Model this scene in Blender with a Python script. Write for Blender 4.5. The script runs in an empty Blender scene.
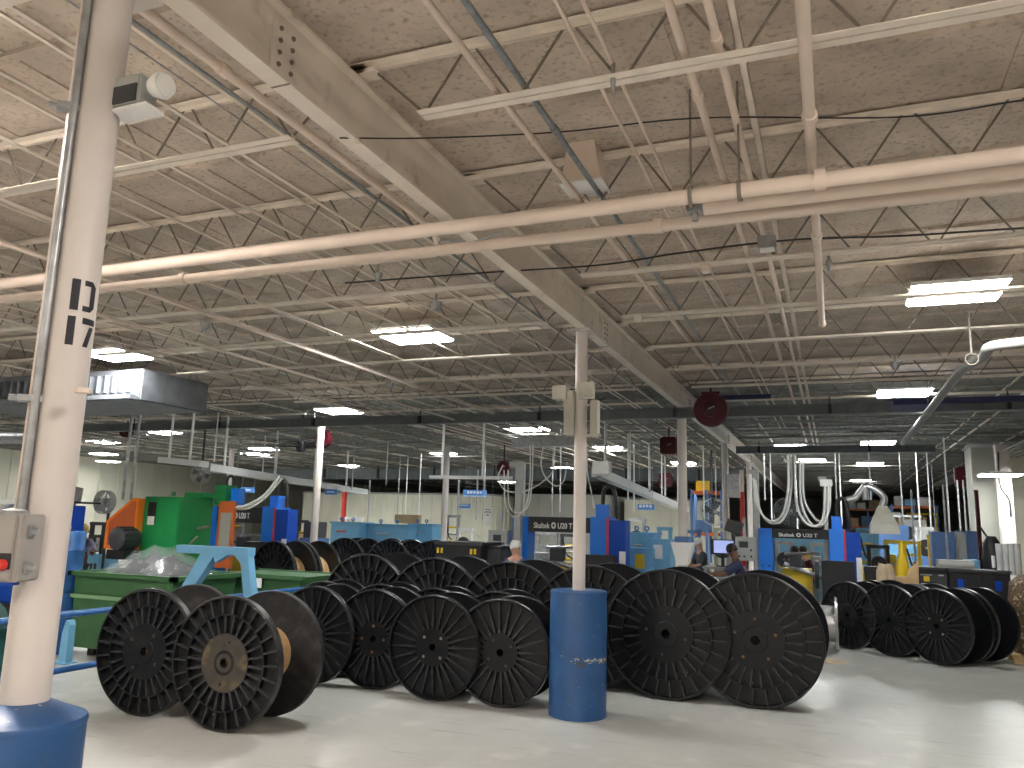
import bpy, bmesh, math, random
from mathutils import Vector, Matrix
random.seed(7)
PI = math.pi
SC = bpy.context.scene
COL = SC.collection

# ------------------------------------------------------------------ camera
F = 795.0; EYE = 2.0
Yc = Vector((323, -148, -F)).normalized()
Uc = Vector((.0272, 1, -139.2 / F)); Uc = (Uc - Uc.dot(Yc) * Yc).normalized()
Xc = Yc.cross(Uc)
RW = Matrix((Xc, Yc, Uc))            # camera -> world
cam = bpy.data.cameras.new('camera'); cam.sensor_width = 36; cam.lens = 36 * F / 1024
cam.clip_end = 400; cam.clip_start = .05
camo = bpy.data.objects.new('camera', cam); COL.objects.link(camo)
camo.matrix_world = Matrix.Translation((0, 0, EYE)) @ RW.to_4x4()
SC.camera = camo

def ray(px, py): return RW @ Vector((px - 512, 384 - py, -F))
def aty(px, py, Y):
    d = ray(px, py); return Vector((0, 0, EYE)) + d * (Y / d.y)
def atz(px, py, z):
    d = ray(px, py); return Vector((0, 0, EYE)) + d * ((z - EYE) / d.z)
def atx(px, py, X):
    d = ray(px, py); return Vector((0, 0, EYE)) + d * (X / d.x)

# ------------------------------------------------------------------ materials
MATS = {}
def mat(name, col, rough=.6, metal=0, var=.12, scale=6, bump=0, col2=None, thr=None, detail=6, emit=None, alpha=None, spec=.5, stretch=None):
    if name in MATS: return MATS[name]
    m = bpy.data.materials.new(name); m.use_nodes = True; MATS[name] = m
    nt = m.node_tree; b = nt.nodes['Principled BSDF']; L = nt.links.new
    b.inputs['Roughness'].default_value = rough; b.inputs['Metallic'].default_value = metal
    b.inputs['Specular IOR Level'].default_value = spec
    tc = nt.nodes.new('ShaderNodeTexCoord'); mp = nt.nodes.new('ShaderNodeMapping')
    L(tc.outputs['Object'], mp.inputs['Vector'])
    if stretch: mp.inputs['Scale'].default_value = stretch
    n = nt.nodes.new('ShaderNodeTexNoise'); n.inputs['Scale'].default_value = scale; n.inputs['Detail'].default_value = detail
    L(mp.outputs[0], n.inputs['Vector'])
    r = nt.nodes.new('ShaderNodeValToRGB')
    c1 = [max(0, c * (1 - var)) for c in col]; c2 = [min(1, c * (1 + var)) for c in col]
    if col2 is not None: c1, c2 = col, col2
    lo, hi = (thr if thr else (.3, .7))
    r.color_ramp.elements[0].position = lo; r.color_ramp.elements[0].color = (*c1, 1)
    r.color_ramp.elements[1].position = hi; r.color_ramp.elements[1].color = (*c2, 1)
    L(n.outputs['Fac'], r.inputs[0]); L(r.outputs[0], b.inputs['Base Color'])
    if bump:
        bp = nt.nodes.new('ShaderNodeBump'); bp.inputs['Strength'].default_value = bump; bp.inputs['Distance'].default_value = .01
        L(n.outputs['Fac'], bp.inputs['Height']); L(bp.outputs[0], b.inputs['Normal'])
    if emit is not None:
        b.inputs['Emission Color'].default_value = (*emit[:3], 1); b.inputs['Emission Strength'].default_value = emit[3]
    if alpha is not None: b.inputs['Alpha'].default_value = alpha
    return m

def mix_layer(m, col, scale, lo, hi, detail=8, stretch=None, rough=None, seed=0.0):
    """add another irregular patch layer of colour over a material"""
    nt = m.node_tree; b = nt.nodes['Principled BSDF']; L = nt.links.new
    src = b.inputs['Base Color'].links[0].from_socket
    tc = nt.nodes.new('ShaderNodeTexCoord'); mp = nt.nodes.new('ShaderNodeMapping'); L(tc.outputs['Object'], mp.inputs['Vector'])
    mp.inputs['Location'].default_value = (seed, seed * 1.7, seed * .3)
    if stretch: mp.inputs['Scale'].default_value = stretch
    n = nt.nodes.new('ShaderNodeTexNoise'); n.inputs['Scale'].default_value = scale; n.inputs['Detail'].default_value = detail
    L(mp.outputs[0], n.inputs['Vector'])
    r = nt.nodes.new('ShaderNodeMapRange'); r.inputs['From Min'].default_value = lo; r.inputs['From Max'].default_value = hi
    L(n.outputs['Fac'], r.inputs['Value'])
    mx = nt.nodes.new('ShaderNodeMix'); mx.data_type = 'RGBA'; mx.inputs['B'].default_value = (*col, 1)
    L(r.outputs[0], mx.inputs['Factor']); L(src, mx.inputs['A']); L(mx.outputs['Result'], b.inputs['Base Color'])
    return m

WARMW = (.66, .58, .51)
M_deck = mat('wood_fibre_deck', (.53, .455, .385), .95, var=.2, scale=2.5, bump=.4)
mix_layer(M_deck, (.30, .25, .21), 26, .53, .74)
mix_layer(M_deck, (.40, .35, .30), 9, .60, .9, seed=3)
M_deckfar = mat('far_grey_deck', (.24, .235, .215), .95, var=.25, scale=2.5, bump=.4)  # darker, greyer deck beyond the first dark cross beam
M_chordfar = mat('far_grey_chord', (.27, .265, .245), .7, var=.2, scale=6)  # darker grey chords for the far joists
M_tee = mat('painted_tee', (.66, .60, .52), .7)
M_steel = mat('cream_painted_steel', (.74, .67, .59), .55, var=.08, scale=3)
mix_layer(M_steel, (.42, .37, .32), 5, .6, .8)
M_web = mat('shade_brown_web_rod', (.20, .175, .15), .8, var=.2, scale=10)  # shading of the web rods put into a darker grey-brown colour
M_chord = mat('cream_chord_steel', (.76, .69, .61), .6, var=.10, scale=6)
M_pipe = mat('cream_painted_pipe', (.70, .59, .51), .62, var=.06, scale=4)
M_colwhite = mat('white_painted_column', (.60, .55, .52), .5, var=.05, scale=3)
M_galv = mat('galvanised_metal', (.36, .37, .38), .4, metal=.6, var=.25, scale=12)
M_conduit = mat('grey_conduit', (.30, .33, .36), .4, metal=.5, var=.2, scale=15)
M_darkbeam = mat('dark_grey_beam_paint', (.15, .17, .18), .6, var=.15)
M_blackp = mat('black_moulded_plastic', (.005, .0058, .008), .38, var=.35, scale=14, bump=.05, spec=.32)
mix_layer(M_blackp, (.010, .0105, .012), 5, .5, .75)
mix_layer(M_blackp, (.50, .48, .45), 26, .745, .775, seed=5)
M_blackp2 = mat('black_scuffed_plastic', (.007, .0075, .009), .42, var=.35, scale=14, bump=.05, spec=.32)
mix_layer(M_blackp2, (.020, .018, .015), 4, .5, .72, seed=2)
mix_layer(M_blackp2, (.48, .45, .38), 24, .735, .77, seed=9)
M_greyp = mat('grey_scuffed_plastic', (.020, .020, .021), .55, var=.3, scale=14, spec=.3)
mix_layer(M_greyp, (.055, .052, .05), 6, .5, .75)
M_wornlit = mat('worn_highlit_plastic', (.026, .027, .030), .32, var=.6, scale=12, spec=.45)  # worn rims; on the ribs the paler tone also paints their highlights
M_core = mat('tan_fibre_core', (.66, .42, .21), .8, var=.12, scale=12)
M_coreblk = mat('black_core', (.018, .018, .02), .5)
M_bolt = mat('zinc_bolt', (.42, .38, .30), .35, metal=.6, var=.3)
M_boltd = mat('dull_bolt', (.07, .068, .06), .5, metal=.3, var=.3)
M_rust = mat('rusty_bolt', (.22, .12, .06), .7, metal=.2, var=.4)
M_bollard = mat('blue_bollard_paint', (.020, .078, .215), .38, var=.12, scale=4)
mix_layer(M_bollard, (.50, .47, .38), 30, .70, .73, stretch=(1.4, 1.4, .5))
mix_layer(M_bollard, (.04, .06, .10), 14, .64, .74, stretch=(2, 2, .35), seed=4)
def scar(m, z0, wid, col, scale, lo, hi, st):
    nt = m.node_tree; L = nt.links.new; b = nt.nodes['Principled BSDF']; src = b.inputs['Base Color'].links[0].from_socket
    tc = nt.nodes.new('ShaderNodeTexCoord'); sp = nt.nodes.new('ShaderNodeSeparateXYZ'); L(tc.outputs['Object'], sp.inputs[0])
    def mth(op, a, bb=None):
        n = nt.nodes.new('ShaderNodeMath'); n.operation = op
        for k, v in enumerate((a, bb)):
            if v is None: continue
            if isinstance(v, (int, float)): n.inputs[k].default_value = v
            else: L(v, n.inputs[k])
        return n.outputs[0]
    d = mth('ABSOLUTE', mth('SUBTRACT', sp.outputs[2], z0)); band = nt.nodes.new('ShaderNodeMapRange')
    band.inputs['From Min'].default_value = wid; band.inputs['From Max'].default_value = 0; L(d, band.inputs[0])
    side = nt.nodes.new('ShaderNodeMapRange'); side.inputs['From Min'].default_value = -.12; side.inputs['From Max'].default_value = .12; L(sp.outputs[0], side.inputs[0])
    mp = nt.nodes.new('ShaderNodeMapping'); mp.inputs['Scale'].default_value = st; L(tc.outputs['Object'], mp.inputs[0])
    n = nt.nodes.new('ShaderNodeTexNoise'); n.inputs['Scale'].default_value = scale; n.inputs['Detail'].default_value = 6; L(mp.outputs[0], n.inputs[0])
    v = mth('MULTIPLY', mth('MULTIPLY', band.outputs[0], side.outputs[0]), .22)
    r = nt.nodes.new('ShaderNodeMapRange'); r.inputs['From Min'].default_value = lo; r.inputs['From Max'].default_value = hi; L(mth('ADD', n.outputs[0], v), r.inputs[0])
    mx = nt.nodes.new('ShaderNodeMix'); mx.data_type = 'RGBA'; mx.inputs['B'].default_value = (*col, 1)
    L(r.outputs[0], mx.inputs['Factor']); L(src, mx.inputs['A']); L(mx.outputs['Result'], b.inputs['Base Color'])
scar(M_bollard, .58, .07, (.06, .055, .05), 12, .68, .74, (1, 1, 3))
scar(M_bollard, .60, .05, (.50, .46, .36), 26, .70, .74, (1, 1, 2.5))
M_floor = mat('sealed_concrete', (.43, .43, .41), .34, var=.12, scale=.8, bump=.02, detail=8)
mix_layer(M_floor, (.35, .345, .325), 1.6, .5, .8, stretch=(1, 1, 1))
mix_layer(M_floor, (.27, .26, .24), 6, .6, .78, stretch=(.3, 2.2, 1), seed=6)
mix_layer(M_floor, (.15, .14, .13), 42, .74, .78, seed=3)
mix_layer(M_floor, (.52, .51, .48), 2.6, .56, .72, seed=8)
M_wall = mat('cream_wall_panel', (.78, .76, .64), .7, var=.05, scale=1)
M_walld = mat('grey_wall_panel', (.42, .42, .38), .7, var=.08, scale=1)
M_wallr = mat('cream_grey_panel_wall', (.30, .295, .26), .7, var=.08, scale=1)  # even, darker cream-grey base colour for the right partition
M_lblue = mat('light_blue_paint', (.16, .40, .62), .45, var=.08)
M_mblue = mat('machine_blue_paint', (.01, .20, .80), .35, var=.06)
M_dblue = mat('deep_blue_paint', (.002, .060, .42), .4, var=.06, spec=.3)
M_sblue = mat('slate_blue_paint', (.08, .17, .38), .5, var=.06)
M_railblue = mat('blue_rail_paint', (.03, .13, .38), .35, var=.25, scale=8)
M_airgrey = mat('air_unit_grey', (.17, .18, .20), .55, var=.2, scale=5)
M_black = mat('black_paint', (.012, .012, .015), .5, var=.2)
M_charcoal = mat('charcoal_metal', (.04, .042, .048), .5, var=.2)
M_scrap = mat('dark_scrap', (.02, .02, .02), .5, var=.5, scale=9)
mix_layer(M_scrap, (.25, .25, .24), 8, .6, .68)
M_white = mat('white_paint', (.80, .80, .80), .5, var=.03)
M_busway = mat('pale_busway_enamel', (.62, .63, .62), .45, var=.05)
M_hood = mat('off_white_hood', (.50, .49, .42), .6, var=.05)
M_ductgrey = mat('dull_grey_duct', (.24, .24, .23), .55, var=.15, scale=6)
M_beige = mat('beige_enclosure', (.48, .46, .40), .5, var=.05)
M_cable = mat('white_cable', (.74, .74, .72), .5, var=.05)
M_greym = mat('light_grey_enamel', (.42, .43, .42), .45, var=.06)
M_boxgrey = mat('grey_enclosure', (.33, .31, .29), .4, var=.06)
M_green = mat('green_machine_paint', (.012, .25, .07), .4, var=.06)
M_binlight = mat('pale_green_ledge', (.20, .36, .20), .5, var=.06)
M_bin = mat('green_bin_enamel', (.04, .125, .045), .5, var=.10)
M_orange = mat('orange_guard_paint', (.85, .22, .02), .45, var=.05)
M_burnt = mat('burnt_orange_paint', (.52, .12, .03), .45, var=.06)
M_red = mat('red_paint', (.55, .03, .02), .5, var=.05)
M_maroon = mat('maroon_reel_paint', (.055, .003, .009), .5, var=.1, spec=.3)
M_yellow = mat('yellow_paint', (.72, .50, .02), .5, var=.08)
M_card = mat('cardboard', (.52, .36, .20), .85, var=.08)
M_kraft = mat('kraft_paper', (.46, .36, .25), .85, var=.15)
M_cream = mat('cream_machine_paint', (.62, .64, .52), .5, var=.06)
M_silver = mat('silver_spool_metal', (.55, .55, .56), .3, metal=.7, var=.1)
M_signw = mat('sign_lettering', (.85, .85, .85), .6, var=.02)
M_signb = mat('blue_sign_face', (.08, .28, .72), .5, var=.05)
M_paper = mat('white_sign_paper', (.80, .80, .78), .7, var=.03)
M_screen = mat('lit_screen', (.3, .35, .6), .4, emit=(.35, .42, .8, .35))
M_skin = mat('skin', (.50, .28, .20), .6, var=.05)
M_skind = mat('brown_skin', (.16, .08, .05), .6, var=.05)
M_navy = mat('navy_cloth', (.03, .035, .10), .8, var=.1)
M_dgrey = mat('dark_grey_cloth', (.06, .065, .07), .85, var=.1)
M_lilac = mat('pale_lilac_cloth', (.42, .42, .62), .8, var=.06)
M_wcloth = mat('white_cloth', (.72, .72, .70), .85, var=.05)
M_denim = mat('denim_cloth', (.07, .12, .26), .85, var=.1)
M_hair = mat('dark_hair', (.02, .015, .012), .7)
M_blond = mat('yellow_hood_cloth', (.70, .52, .18), .8)
M_film = mat('clear_plastic_film', (.42, .45, .47), .08, var=.2, alpha=.13)
M_strip = mat('translucent_roll_plastic', (.60, .62, .62), .25, var=.15, alpha=.75)
M_teal = mat('dark_teal_tarpaulin', (.008, .075, .075), .35, var=.25, scale=3)
M_hose = mat('black_rubber_hose', (.015, .015, .015), .5)
M_letter = mat('black_stencil_paint', (.012, .012, .02), .5, var=.05)
M_lens = mat('lamp_lens', (1, 1, 1), .5, emit=(.98, 1.0, .97, 34))
M_lensnear = mat('warm_lamp_lens', (1, 1, 1), .5, emit=(1.0, .91, .83, 58))
M_bale = mat('brown_wrapped_bale', (.10, .065, .035), .6, var=.6, scale=22)
mix_layer(M_bale, (.42, .33, .24), 16, .55, .62)
M_tubelamp = mat('small_lamp_tube', (1, 1, 1), .5, emit=(1, .97, .9, 10))

# ------------------------------------------------------------------ mesh builder
class MB:
    def __init__(s, M=None): s.v = []; s.f = []; s.sm = []; s.M = M
    def add(s, vs, fs, smooth=False, M=None):
        b = len(s.v)
        for v in vs:
            v = Vector(v)
            if M: v = M @ v
            if s.M: v = s.M @ v
            s.v.append(tuple(v))
        for f in fs: s.f.append(tuple(i + b for i in f)); s.sm.append(smooth)
        return s
    def box(s, x0, x1, y0, y1, z0, z1, M=None):
        return s.add([(x0,y0,z0),(x1,y0,z0),(x1,y1,z0),(x0,y1,z0),(x0,y0,z1),(x1,y0,z1),(x1,y1,z1),(x0,y1,z1)],
                     [(0,3,2,1),(4,5,6,7),(0,1,5,4),(1,2,6,5),(2,3,7,6),(3,0,4,7)], False, M)
    def bbox(s, x0, x1, y0, y1, z0, z1, b=.01, M=None):
        """box with chamfered vertical and horizontal edges"""
        bm = bmesh.new(); bmesh.ops.create_cube(bm, size=1)
        bmesh.ops.scale(bm, vec=(x1-x0, y1-y0, z1-z0), verts=bm.verts)
        bmesh.ops.translate(bm, vec=((x0+x1)/2, (y0+y1)/2, (z0+z1)/2), verts=bm.verts)
        bmesh.ops.bevel(bm, geom=list(bm.edges), offset=b, segments=2, affect='EDGES')
        bm.verts.index_update()
        vs = [tuple(v.co) for v in bm.verts]; fs = [tuple(v.index for v in f.verts) for f in bm.faces]; bm.free()
        return s.add(vs, fs, False, M)
    def bar(s, a, b, w, h, up=(0,0,1)):
        a = Vector(a); b = Vector(b); d = (b - a); L = d.length; d.normalize(); up = Vector(up)
        if abs(d.dot(up)) > .98: up = Vector((0,1,0))
        x = d.cross(up).normalized(); z = x.cross(d)
        vs = []
        for t in (a, b):
            for i, j in ((-1,-1),(1,-1),(1,1),(-1,1)): vs.append(t + x * (i*w/2) + z * (j*h/2))
        return s.add(vs, [(0,1,2,3),(7,6,5,4),(0,4,5,1),(1,5,6,2),(2,6,7,3),(3,7,4,0)])
    def tube(s, pts, r, n=10, cap=True, smooth=True):
        pts = [Vector(p) for p in pts]; rr = r if isinstance(r, (list, tuple)) else [r] * len(pts)
        vs = []; fs = []; px = None
        for i, p in enumerate(pts):
            d = (pts[min(i+1, len(pts)-1)] - pts[max(i-1, 0)]).normalized()
            if px is None:
                u = Vector((0,0,1)) if abs(d.z) < .9 else Vector((1,0,0)); px = d.cross(u).normalized()
            else: px = (px - d * px.dot(d)).normalized()
            pz = d.cross(px)
            for k in range(n):
                a = 2*PI*k/n; vs.append(p + (px*math.cos(a) + pz*math.sin(a)) * rr[i])
        for i in range(len(pts)-1):
            for k in range(n): fs.append((i*n+k, i*n+(k+1)%n, (i+1)*n+(k+1)%n, (i+1)*n+k))
        s.add(vs, fs, smooth)
        if cap:
            s.add([vs[k] for k in range(n)], [tuple(range(n))[::-1]]); s.add([vs[(len(pts)-1)*n+k] for k in range(n)], [tuple(range(n))])
        return s
    def lathe(s, prof, n=32, axis='z', M=None, closed=False, smooth=True):
        """prof: (radius, height) list, revolved about the axis"""
        vs = []; fs = []; m = len(prof)
        for k in range(n):
            a = 2*PI*k/n; c, q = math.cos(a), math.sin(a)
            for r, h in prof: vs.append((r*c, r*q, h) if axis == 'z' else ((r*c, h, r*q) if axis == 'y' else (h, r*c, r*q)))
        for k in range(n):
            k2 = (k+1) % n
            for i in range(m if closed else m-1):
                j = (i+1) % m; fs.append((k*m+i, k2*m+i, k2*m+j, k*m+j))
        return s.add(vs, fs, smooth, M)
    def prism(s, poly, y0, y1, axis='y', M=None):
        n = len(poly)
        def P(u, v, w): return (u, w, v) if axis == 'y' else ((w, u, v) if axis == 'x' else (u, v, w))
        vs = [P(u, v, y0) for u, v in poly] + [P(u, v, y1) for u, v in poly]
        return s.add(vs, [tuple(range(n)), tuple(range(2*n-1, n-1, -1))] + [(i, n+i, n+(i+1)%n, (i+1)%n) for i in range(n)], False, M)
    def mesh(s, name, m):
        me = bpy.data.meshes.new(name); me.from_pydata(s.v, [], s.f)
        me.polygons.foreach_set('use_smooth', s.sm)
        bm = bmesh.new(); bm.from_mesh(me); bmesh.ops.recalc_face_normals(bm, faces=bm.faces)
        for e in bm.edges:
            if len(e.link_faces) == 2 and e.calc_face_angle(0) > .7: e.smooth = False
        bm.to_mesh(me); bm.free()
        me.materials.append(m); return me
    def build(s, name, m, parent=None, loc=None, rot=None):
        return put(name, s.mesh(name, m), parent, loc, rot)

def put(name, me, parent=None, loc=None, rot=None):
    o = bpy.data.objects.new(name, me); COL.objects.link(o)
    if parent: o.parent = parent
    if loc is not None: o.location = loc
    if rot is not None: o.rotation_euler = rot
    return o
def tag(o, label, cat, group=None, kind=None):
    o['label'] = label; o['category'] = cat
    if group: o['group'] = group
    if kind: o['kind'] = kind
    return o
def thing(name, label, cat, loc=(0,0,0), rz=0, group=None):
    o = bpy.data.objects.new(name, None); COL.objects.link(o); o.empty_display_size = .1
    o.location = loc; o.rotation_euler = (0, 0, rz)
    return tag(o, label, cat, group)
def struct(name, mb, m):
    o = mb.build(name, m); o['kind'] = 'structure'; return o
def kids(o): return [c for c in bpy.data.objects if c.parent == o]
def dup(root, loc, rz=0, label=None, group=None, ch=None):
    r = root.copy(); COL.objects.link(r); r.location = loc; r.rotation_euler = (0, 0, rz)
    if label: r['label'] = label
    if group: r['group'] = group
    for c0 in (ch if ch is not None else kids(root)):
        c = c0.copy(); COL.objects.link(c); c.parent = r
        for g0 in kids(c0):
            g = g0.copy(); COL.objects.link(g); g.parent = c
    return r
def text_mb(txt, size, depth=.004, bold=0.0, spacing=1.0):
    cu = bpy.data.curves.new('t', 'FONT'); cu.body = txt; cu.size = size; cu.extrude = depth; cu.align_x = 'CENTER'; cu.align_y = 'CENTER'
    cu.offset = bold; cu.space_character = spacing
    o = bpy.data.objects.new('t', cu); COL.objects.link(o)
    dg = bpy.context.evaluated_depsgraph_get(); me = bpy.data.meshes.new_from_object(o.evaluated_get(dg))
    mb = MB(); mb.add([v.co[:] for v in me.vertices], [tuple(p.vertices) for p in me.polygons])
    bpy.data.objects.remove(o); bpy.data.meshes.remove(me); bpy.data.curves.remove(cu)
    return mb
def text(name, txt, size, m, parent, loc, rz=0, bold=0.0, sx=1.0, depth=.004, spacing=1.0):
    mb = text_mb(txt, size, depth, bold, spacing)
    o = mb.build(name, m, parent, loc, (PI/2, 0, rz)); o.scale = (sx, 1, 1); return o
def catmull(pts, n=8):
    pts = [Vector(p) for p in pts]; P = [pts[0]*2 - pts[1]] + pts + [pts[-1]*2 - pts[-2]]; out = []
    for i in range(1, len(P)-2):
        a, b, c, d = P[i-1:i+3]
        for k in range(n):
            t = k/n; out.append(.5*((2*b) + (c-a)*t + (2*a-5*b+4*c-d)*t*t + (3*b-a-3*c+d)*t**3))
    out.append(pts[-1]); return out

# ------------------------------------------------------------------ room shell
X0, X1, Y0, Y1 = -35.0, 13.6, -7.0, 72.0
ZD = 4.74
struct('floor', MB().box(X0, X1, Y0, Y1, -.2, 0), M_floor)
def deck(y0, y1, m, ph):
    dk = MB(); x = X0                        # deck boards with open joints on bulb tees
    while x < X1 - .01:
        y = y0 - 2.0 * 0
        dk.box(x + .006, x + .95 - .006, y0, y1, ZD, ZD + .08)
        dk.box(x - .035, x + .035, y0, y1, ZD - .012, ZD + .02)
        x += .95
    y = 2.18 + 1.6 * math.ceil((y0 - 2.18) / 1.6) + .78
    while y < y1:
        dk.box(X0, X1, y - .035, y + .035, ZD - .03, ZD + .02); y += 1.6
    dk.box(X0, X1, y0, y1, ZD + .08, ZD + .3)
    struct('ceiling', dk, m)
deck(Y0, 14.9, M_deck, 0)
deck(14.9, Y1, M_deckfar, 0)
def ribbed(mb, a, b, x, zs, side, step=.9):
    y = a
    while y < b:
        mb.box(min(x, x + side*.035), max(x, x + side*.035), y, y + .05, 0, zs); y += step
w = MB().box(X0 - .2, X0, Y0, Y1, 0, ZD + .3)
for z in (1.3, 2.5, 3.55): w.box(X0, X0 + .03, Y0, Y1, z, z + .04)
ribbed(w, Y0, Y1, X0, ZD, 1, 1.2)
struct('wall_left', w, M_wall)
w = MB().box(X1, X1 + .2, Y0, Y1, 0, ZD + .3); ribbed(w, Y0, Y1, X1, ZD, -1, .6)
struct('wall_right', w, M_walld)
w = MB().box(X0, X1, Y1, Y1 + .2, 0, ZD + .3)
x = X0
while x < X1: w.box(x, x + .06, Y1 - .04, Y1, 0, ZD); x += 1.2
struct('wall_back', w, M_walld)
struct('wall_front', MB().box(X0, X1, Y0 - .2, Y0, 0, ZD + .3), M_wall)

# a white office block of ribbed panels in the far left part of the hall
def partition(name, label, x0, x1, y0, y1, h, m):
    t = thing(name, label, 'partition', ((x0+x1)/2, (y0+y1)/2, 0))
    hx, hy = (x1-x0)/2, (y1-y0)/2
    b = MB().box(-hx, hx, -hy, hy, 0, h); k = -hx
    while k < hx: b.box(k, k+.06, -hy-.04, -hy, 0, h); k += .55
    k = -hy
    while k < hy: b.box(hx, hx+.04, k, k+.06, 0, h); k += .55
    b.build('panel', m, t)
    MB().box(-hx-.05, hx+.05, -hy-.08, hy+.05, h, h+.08).build('cap_rail', M_greym, t)
    return t
partition('office_partition', 'white ribbed office partition behind the long light blue tanks', -26.5, -15.5, 36, 44, 3.3, M_wall)
partition('office_partition', 'grey ribbed partition behind the far blue signs, right of the white one', -14.9, -10.2, 38, 44, 3.4, M_walld)
partition('office_partition', 'pale ribbed partition behind the machine with the cream column in front of it', -9.6, -5.4, 39, 45, 3.3, M_wall)

# ------------------------------------------------------------------ roof steel
GX = [-26.9, -18.8, -10.7, -2.6, 5.5, 13.6]
COLY = [-4.22 + 6.4*i for i in range(13)]
names_bay = {0: 'far left bay', 1: 'second bay from left', 2: 'bay over the green machine', 3: 'bay left of the large roof beam', 4: 'bay right of the large roof beam'}
SPL = .88
def girder_parts(t, L, big):
    if not big:
        MB().box(-.004, .004, 0, L, .35, .40).box(-.03, .03, 0, L, .34, .35).box(-.03, .03, 0, L, .39, .40).build('flange_and_web', M_steel, t); return
    MB().box(-.005, .005, 0, L, .02, .38).box(-.057, .057, 0, L, 0, .018).box(-.057, .057, 0, L, .382, .40).build('flange_and_web', M_steel, t)
    MB().box(-.057, .057, SPL-.006, SPL+.006, -.003, .0).build('joint_seam', M_web, t)
    p = MB().box(.005, .016, SPL-.11, SPL+.11, .05, .34).build('splice_plate', M_steel, t)
    for i in range(4):
        for j in (-.05, .05):
            MB().lathe([(0, .012), (.012, .012), (.014, 0)], 6, 'x').build('bolt', M_web, p, (.016, SPL + j, .09 + i*.068))
for gi, gx in enumerate(GX[:-1]):
    big = gx == -2.6
    for k in range(11):
        a, b = (-7, 2.2) if k == 0 else (2.2 + 6.4*(k-1), 2.2 + 6.4*k)
        if gx < -20 and a > 40: continue
        if big: lab = ['large cream painted roof beam overhead at the top edge, left of the grey conduit',
                              'large cream painted steel roof beam running diagonally from top left to the round column',
                              'cream roof beam from the round column to the maroon disc reel'][k] if k < 3 else 'cream roof beam far down the hall past the maroon disc reel'
        else: lab = 'shallow roof beam edging the %s' % names_bay[gi]
        t = thing('roof_girder', lab, 'roof beam', (gx, a, 4.22), 0, None if big and k < 3 else 'roof beams, line %s' % ['one', 'two', 'three', 'four', 'five'][gi])
        girder_parts(t, b - a, big)

# joists
def joist_proto(L, M_chord=M_chord):
    t = thing('roof_joist', 'x', 'roof joist', (0, 0, 0))
    a, b = .0, L
    tc = MB(); bc = MB()
    for s in (-1, 1):
        tc.box(a-.06, b+.06, s*.010 + (0 if s > 0 else -.048), s*.010 + (.048 if s > 0 else 0), .385, .391)
        tc.box(a-.06, b+.06, s*.008 - .003, s*.008 + .003, .355, .391)
        bc.box(a+.45, b-.45, s*.009 + (0 if s > 0 else -.050), s*.009 + (.050 if s > 0 else 0), .0, .006)
        bc.box(a+.45, b-.45, s*.008 - .003, s*.008 + .003, .0, .034)
    tc.box(a-.07, a+.14, -.05, .05, .325, .35).box(b-.14, b+.07, -.05, .05, .325, .35)
    tc.build('top_chord', M_chord, t); bc.build('bottom_chord', M_chord, t)
    w = MB(); n = int((L - .9)/.58); st = (L - .9)/n
    w.tube([(a+.12, 0, .35), (a+.47, 0, .015)], .009, 6); w.tube([(b-.12, 0, .35), (b-.47, 0, .015)], .009, 6)
    for i in range(n):
        x = a + .45 + st*i
        w.tube([(x+.03, 0, .018), (x+st/2-.03, 0, .372)], .008, 6, smooth=True)
        w.tube([(x+st/2+.03, 0, .372), (x+st-.03, 0, .018)], .008, 6, smooth=True)
    w.build('web', M_web, t)
    return t
JL = 8.1
proto = joist_proto(JL); pk = kids(proto)
proto2 = joist_proto(JL, M_chordfar); pk2 = kids(proto2); proto2['label'] = 'x'; first2 = True
first = True
ords = ['second', 'third', 'fourth', 'fifth', 'sixth']
for bi in range(5):
    gx = GX[bi]
    for k in range(-1, 38):
        Y = 2.18 + 1.6*k
        if Y > 58 or (bi == 0 and not 6 < Y < 45) or (bi == 1 and Y < 3) or (bi == 2 and Y < 2) : continue
        lab = '%s open web joist in the %s' % ('grey far' if Y > 15 else 'cream', names_bay[bi])
        if bi == 4 and k == 1: lab = 'nearest open web joist crossing the top right corner, with its pale double bottom strip'
        elif bi == 4 and 2 <= k <= 5: lab = '%s nearest open web joist right of the large roof beam' % ords[k-2]
        elif bi == 3 and k == 1: lab = 'nearest open web joist behind the white column and lamp head'
        elif bi == 3 and 2 <= k <= 4: lab = '%s nearest open web joist left of the large roof beam' % ords[k-2]
        grp = '%s roof joists in the %s' % ('far' if Y > 15 else 'near', names_bay[bi])
        if first:
            proto.location = (gx, Y, 4.33); proto['label'] = lab; proto['group'] = grp; first = False
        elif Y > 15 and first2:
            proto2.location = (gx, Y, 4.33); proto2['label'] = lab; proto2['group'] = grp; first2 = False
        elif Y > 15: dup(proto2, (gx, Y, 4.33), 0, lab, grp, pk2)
        else: dup(proto, (gx, Y, 4.33), 0, lab, grp, pk)

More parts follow.
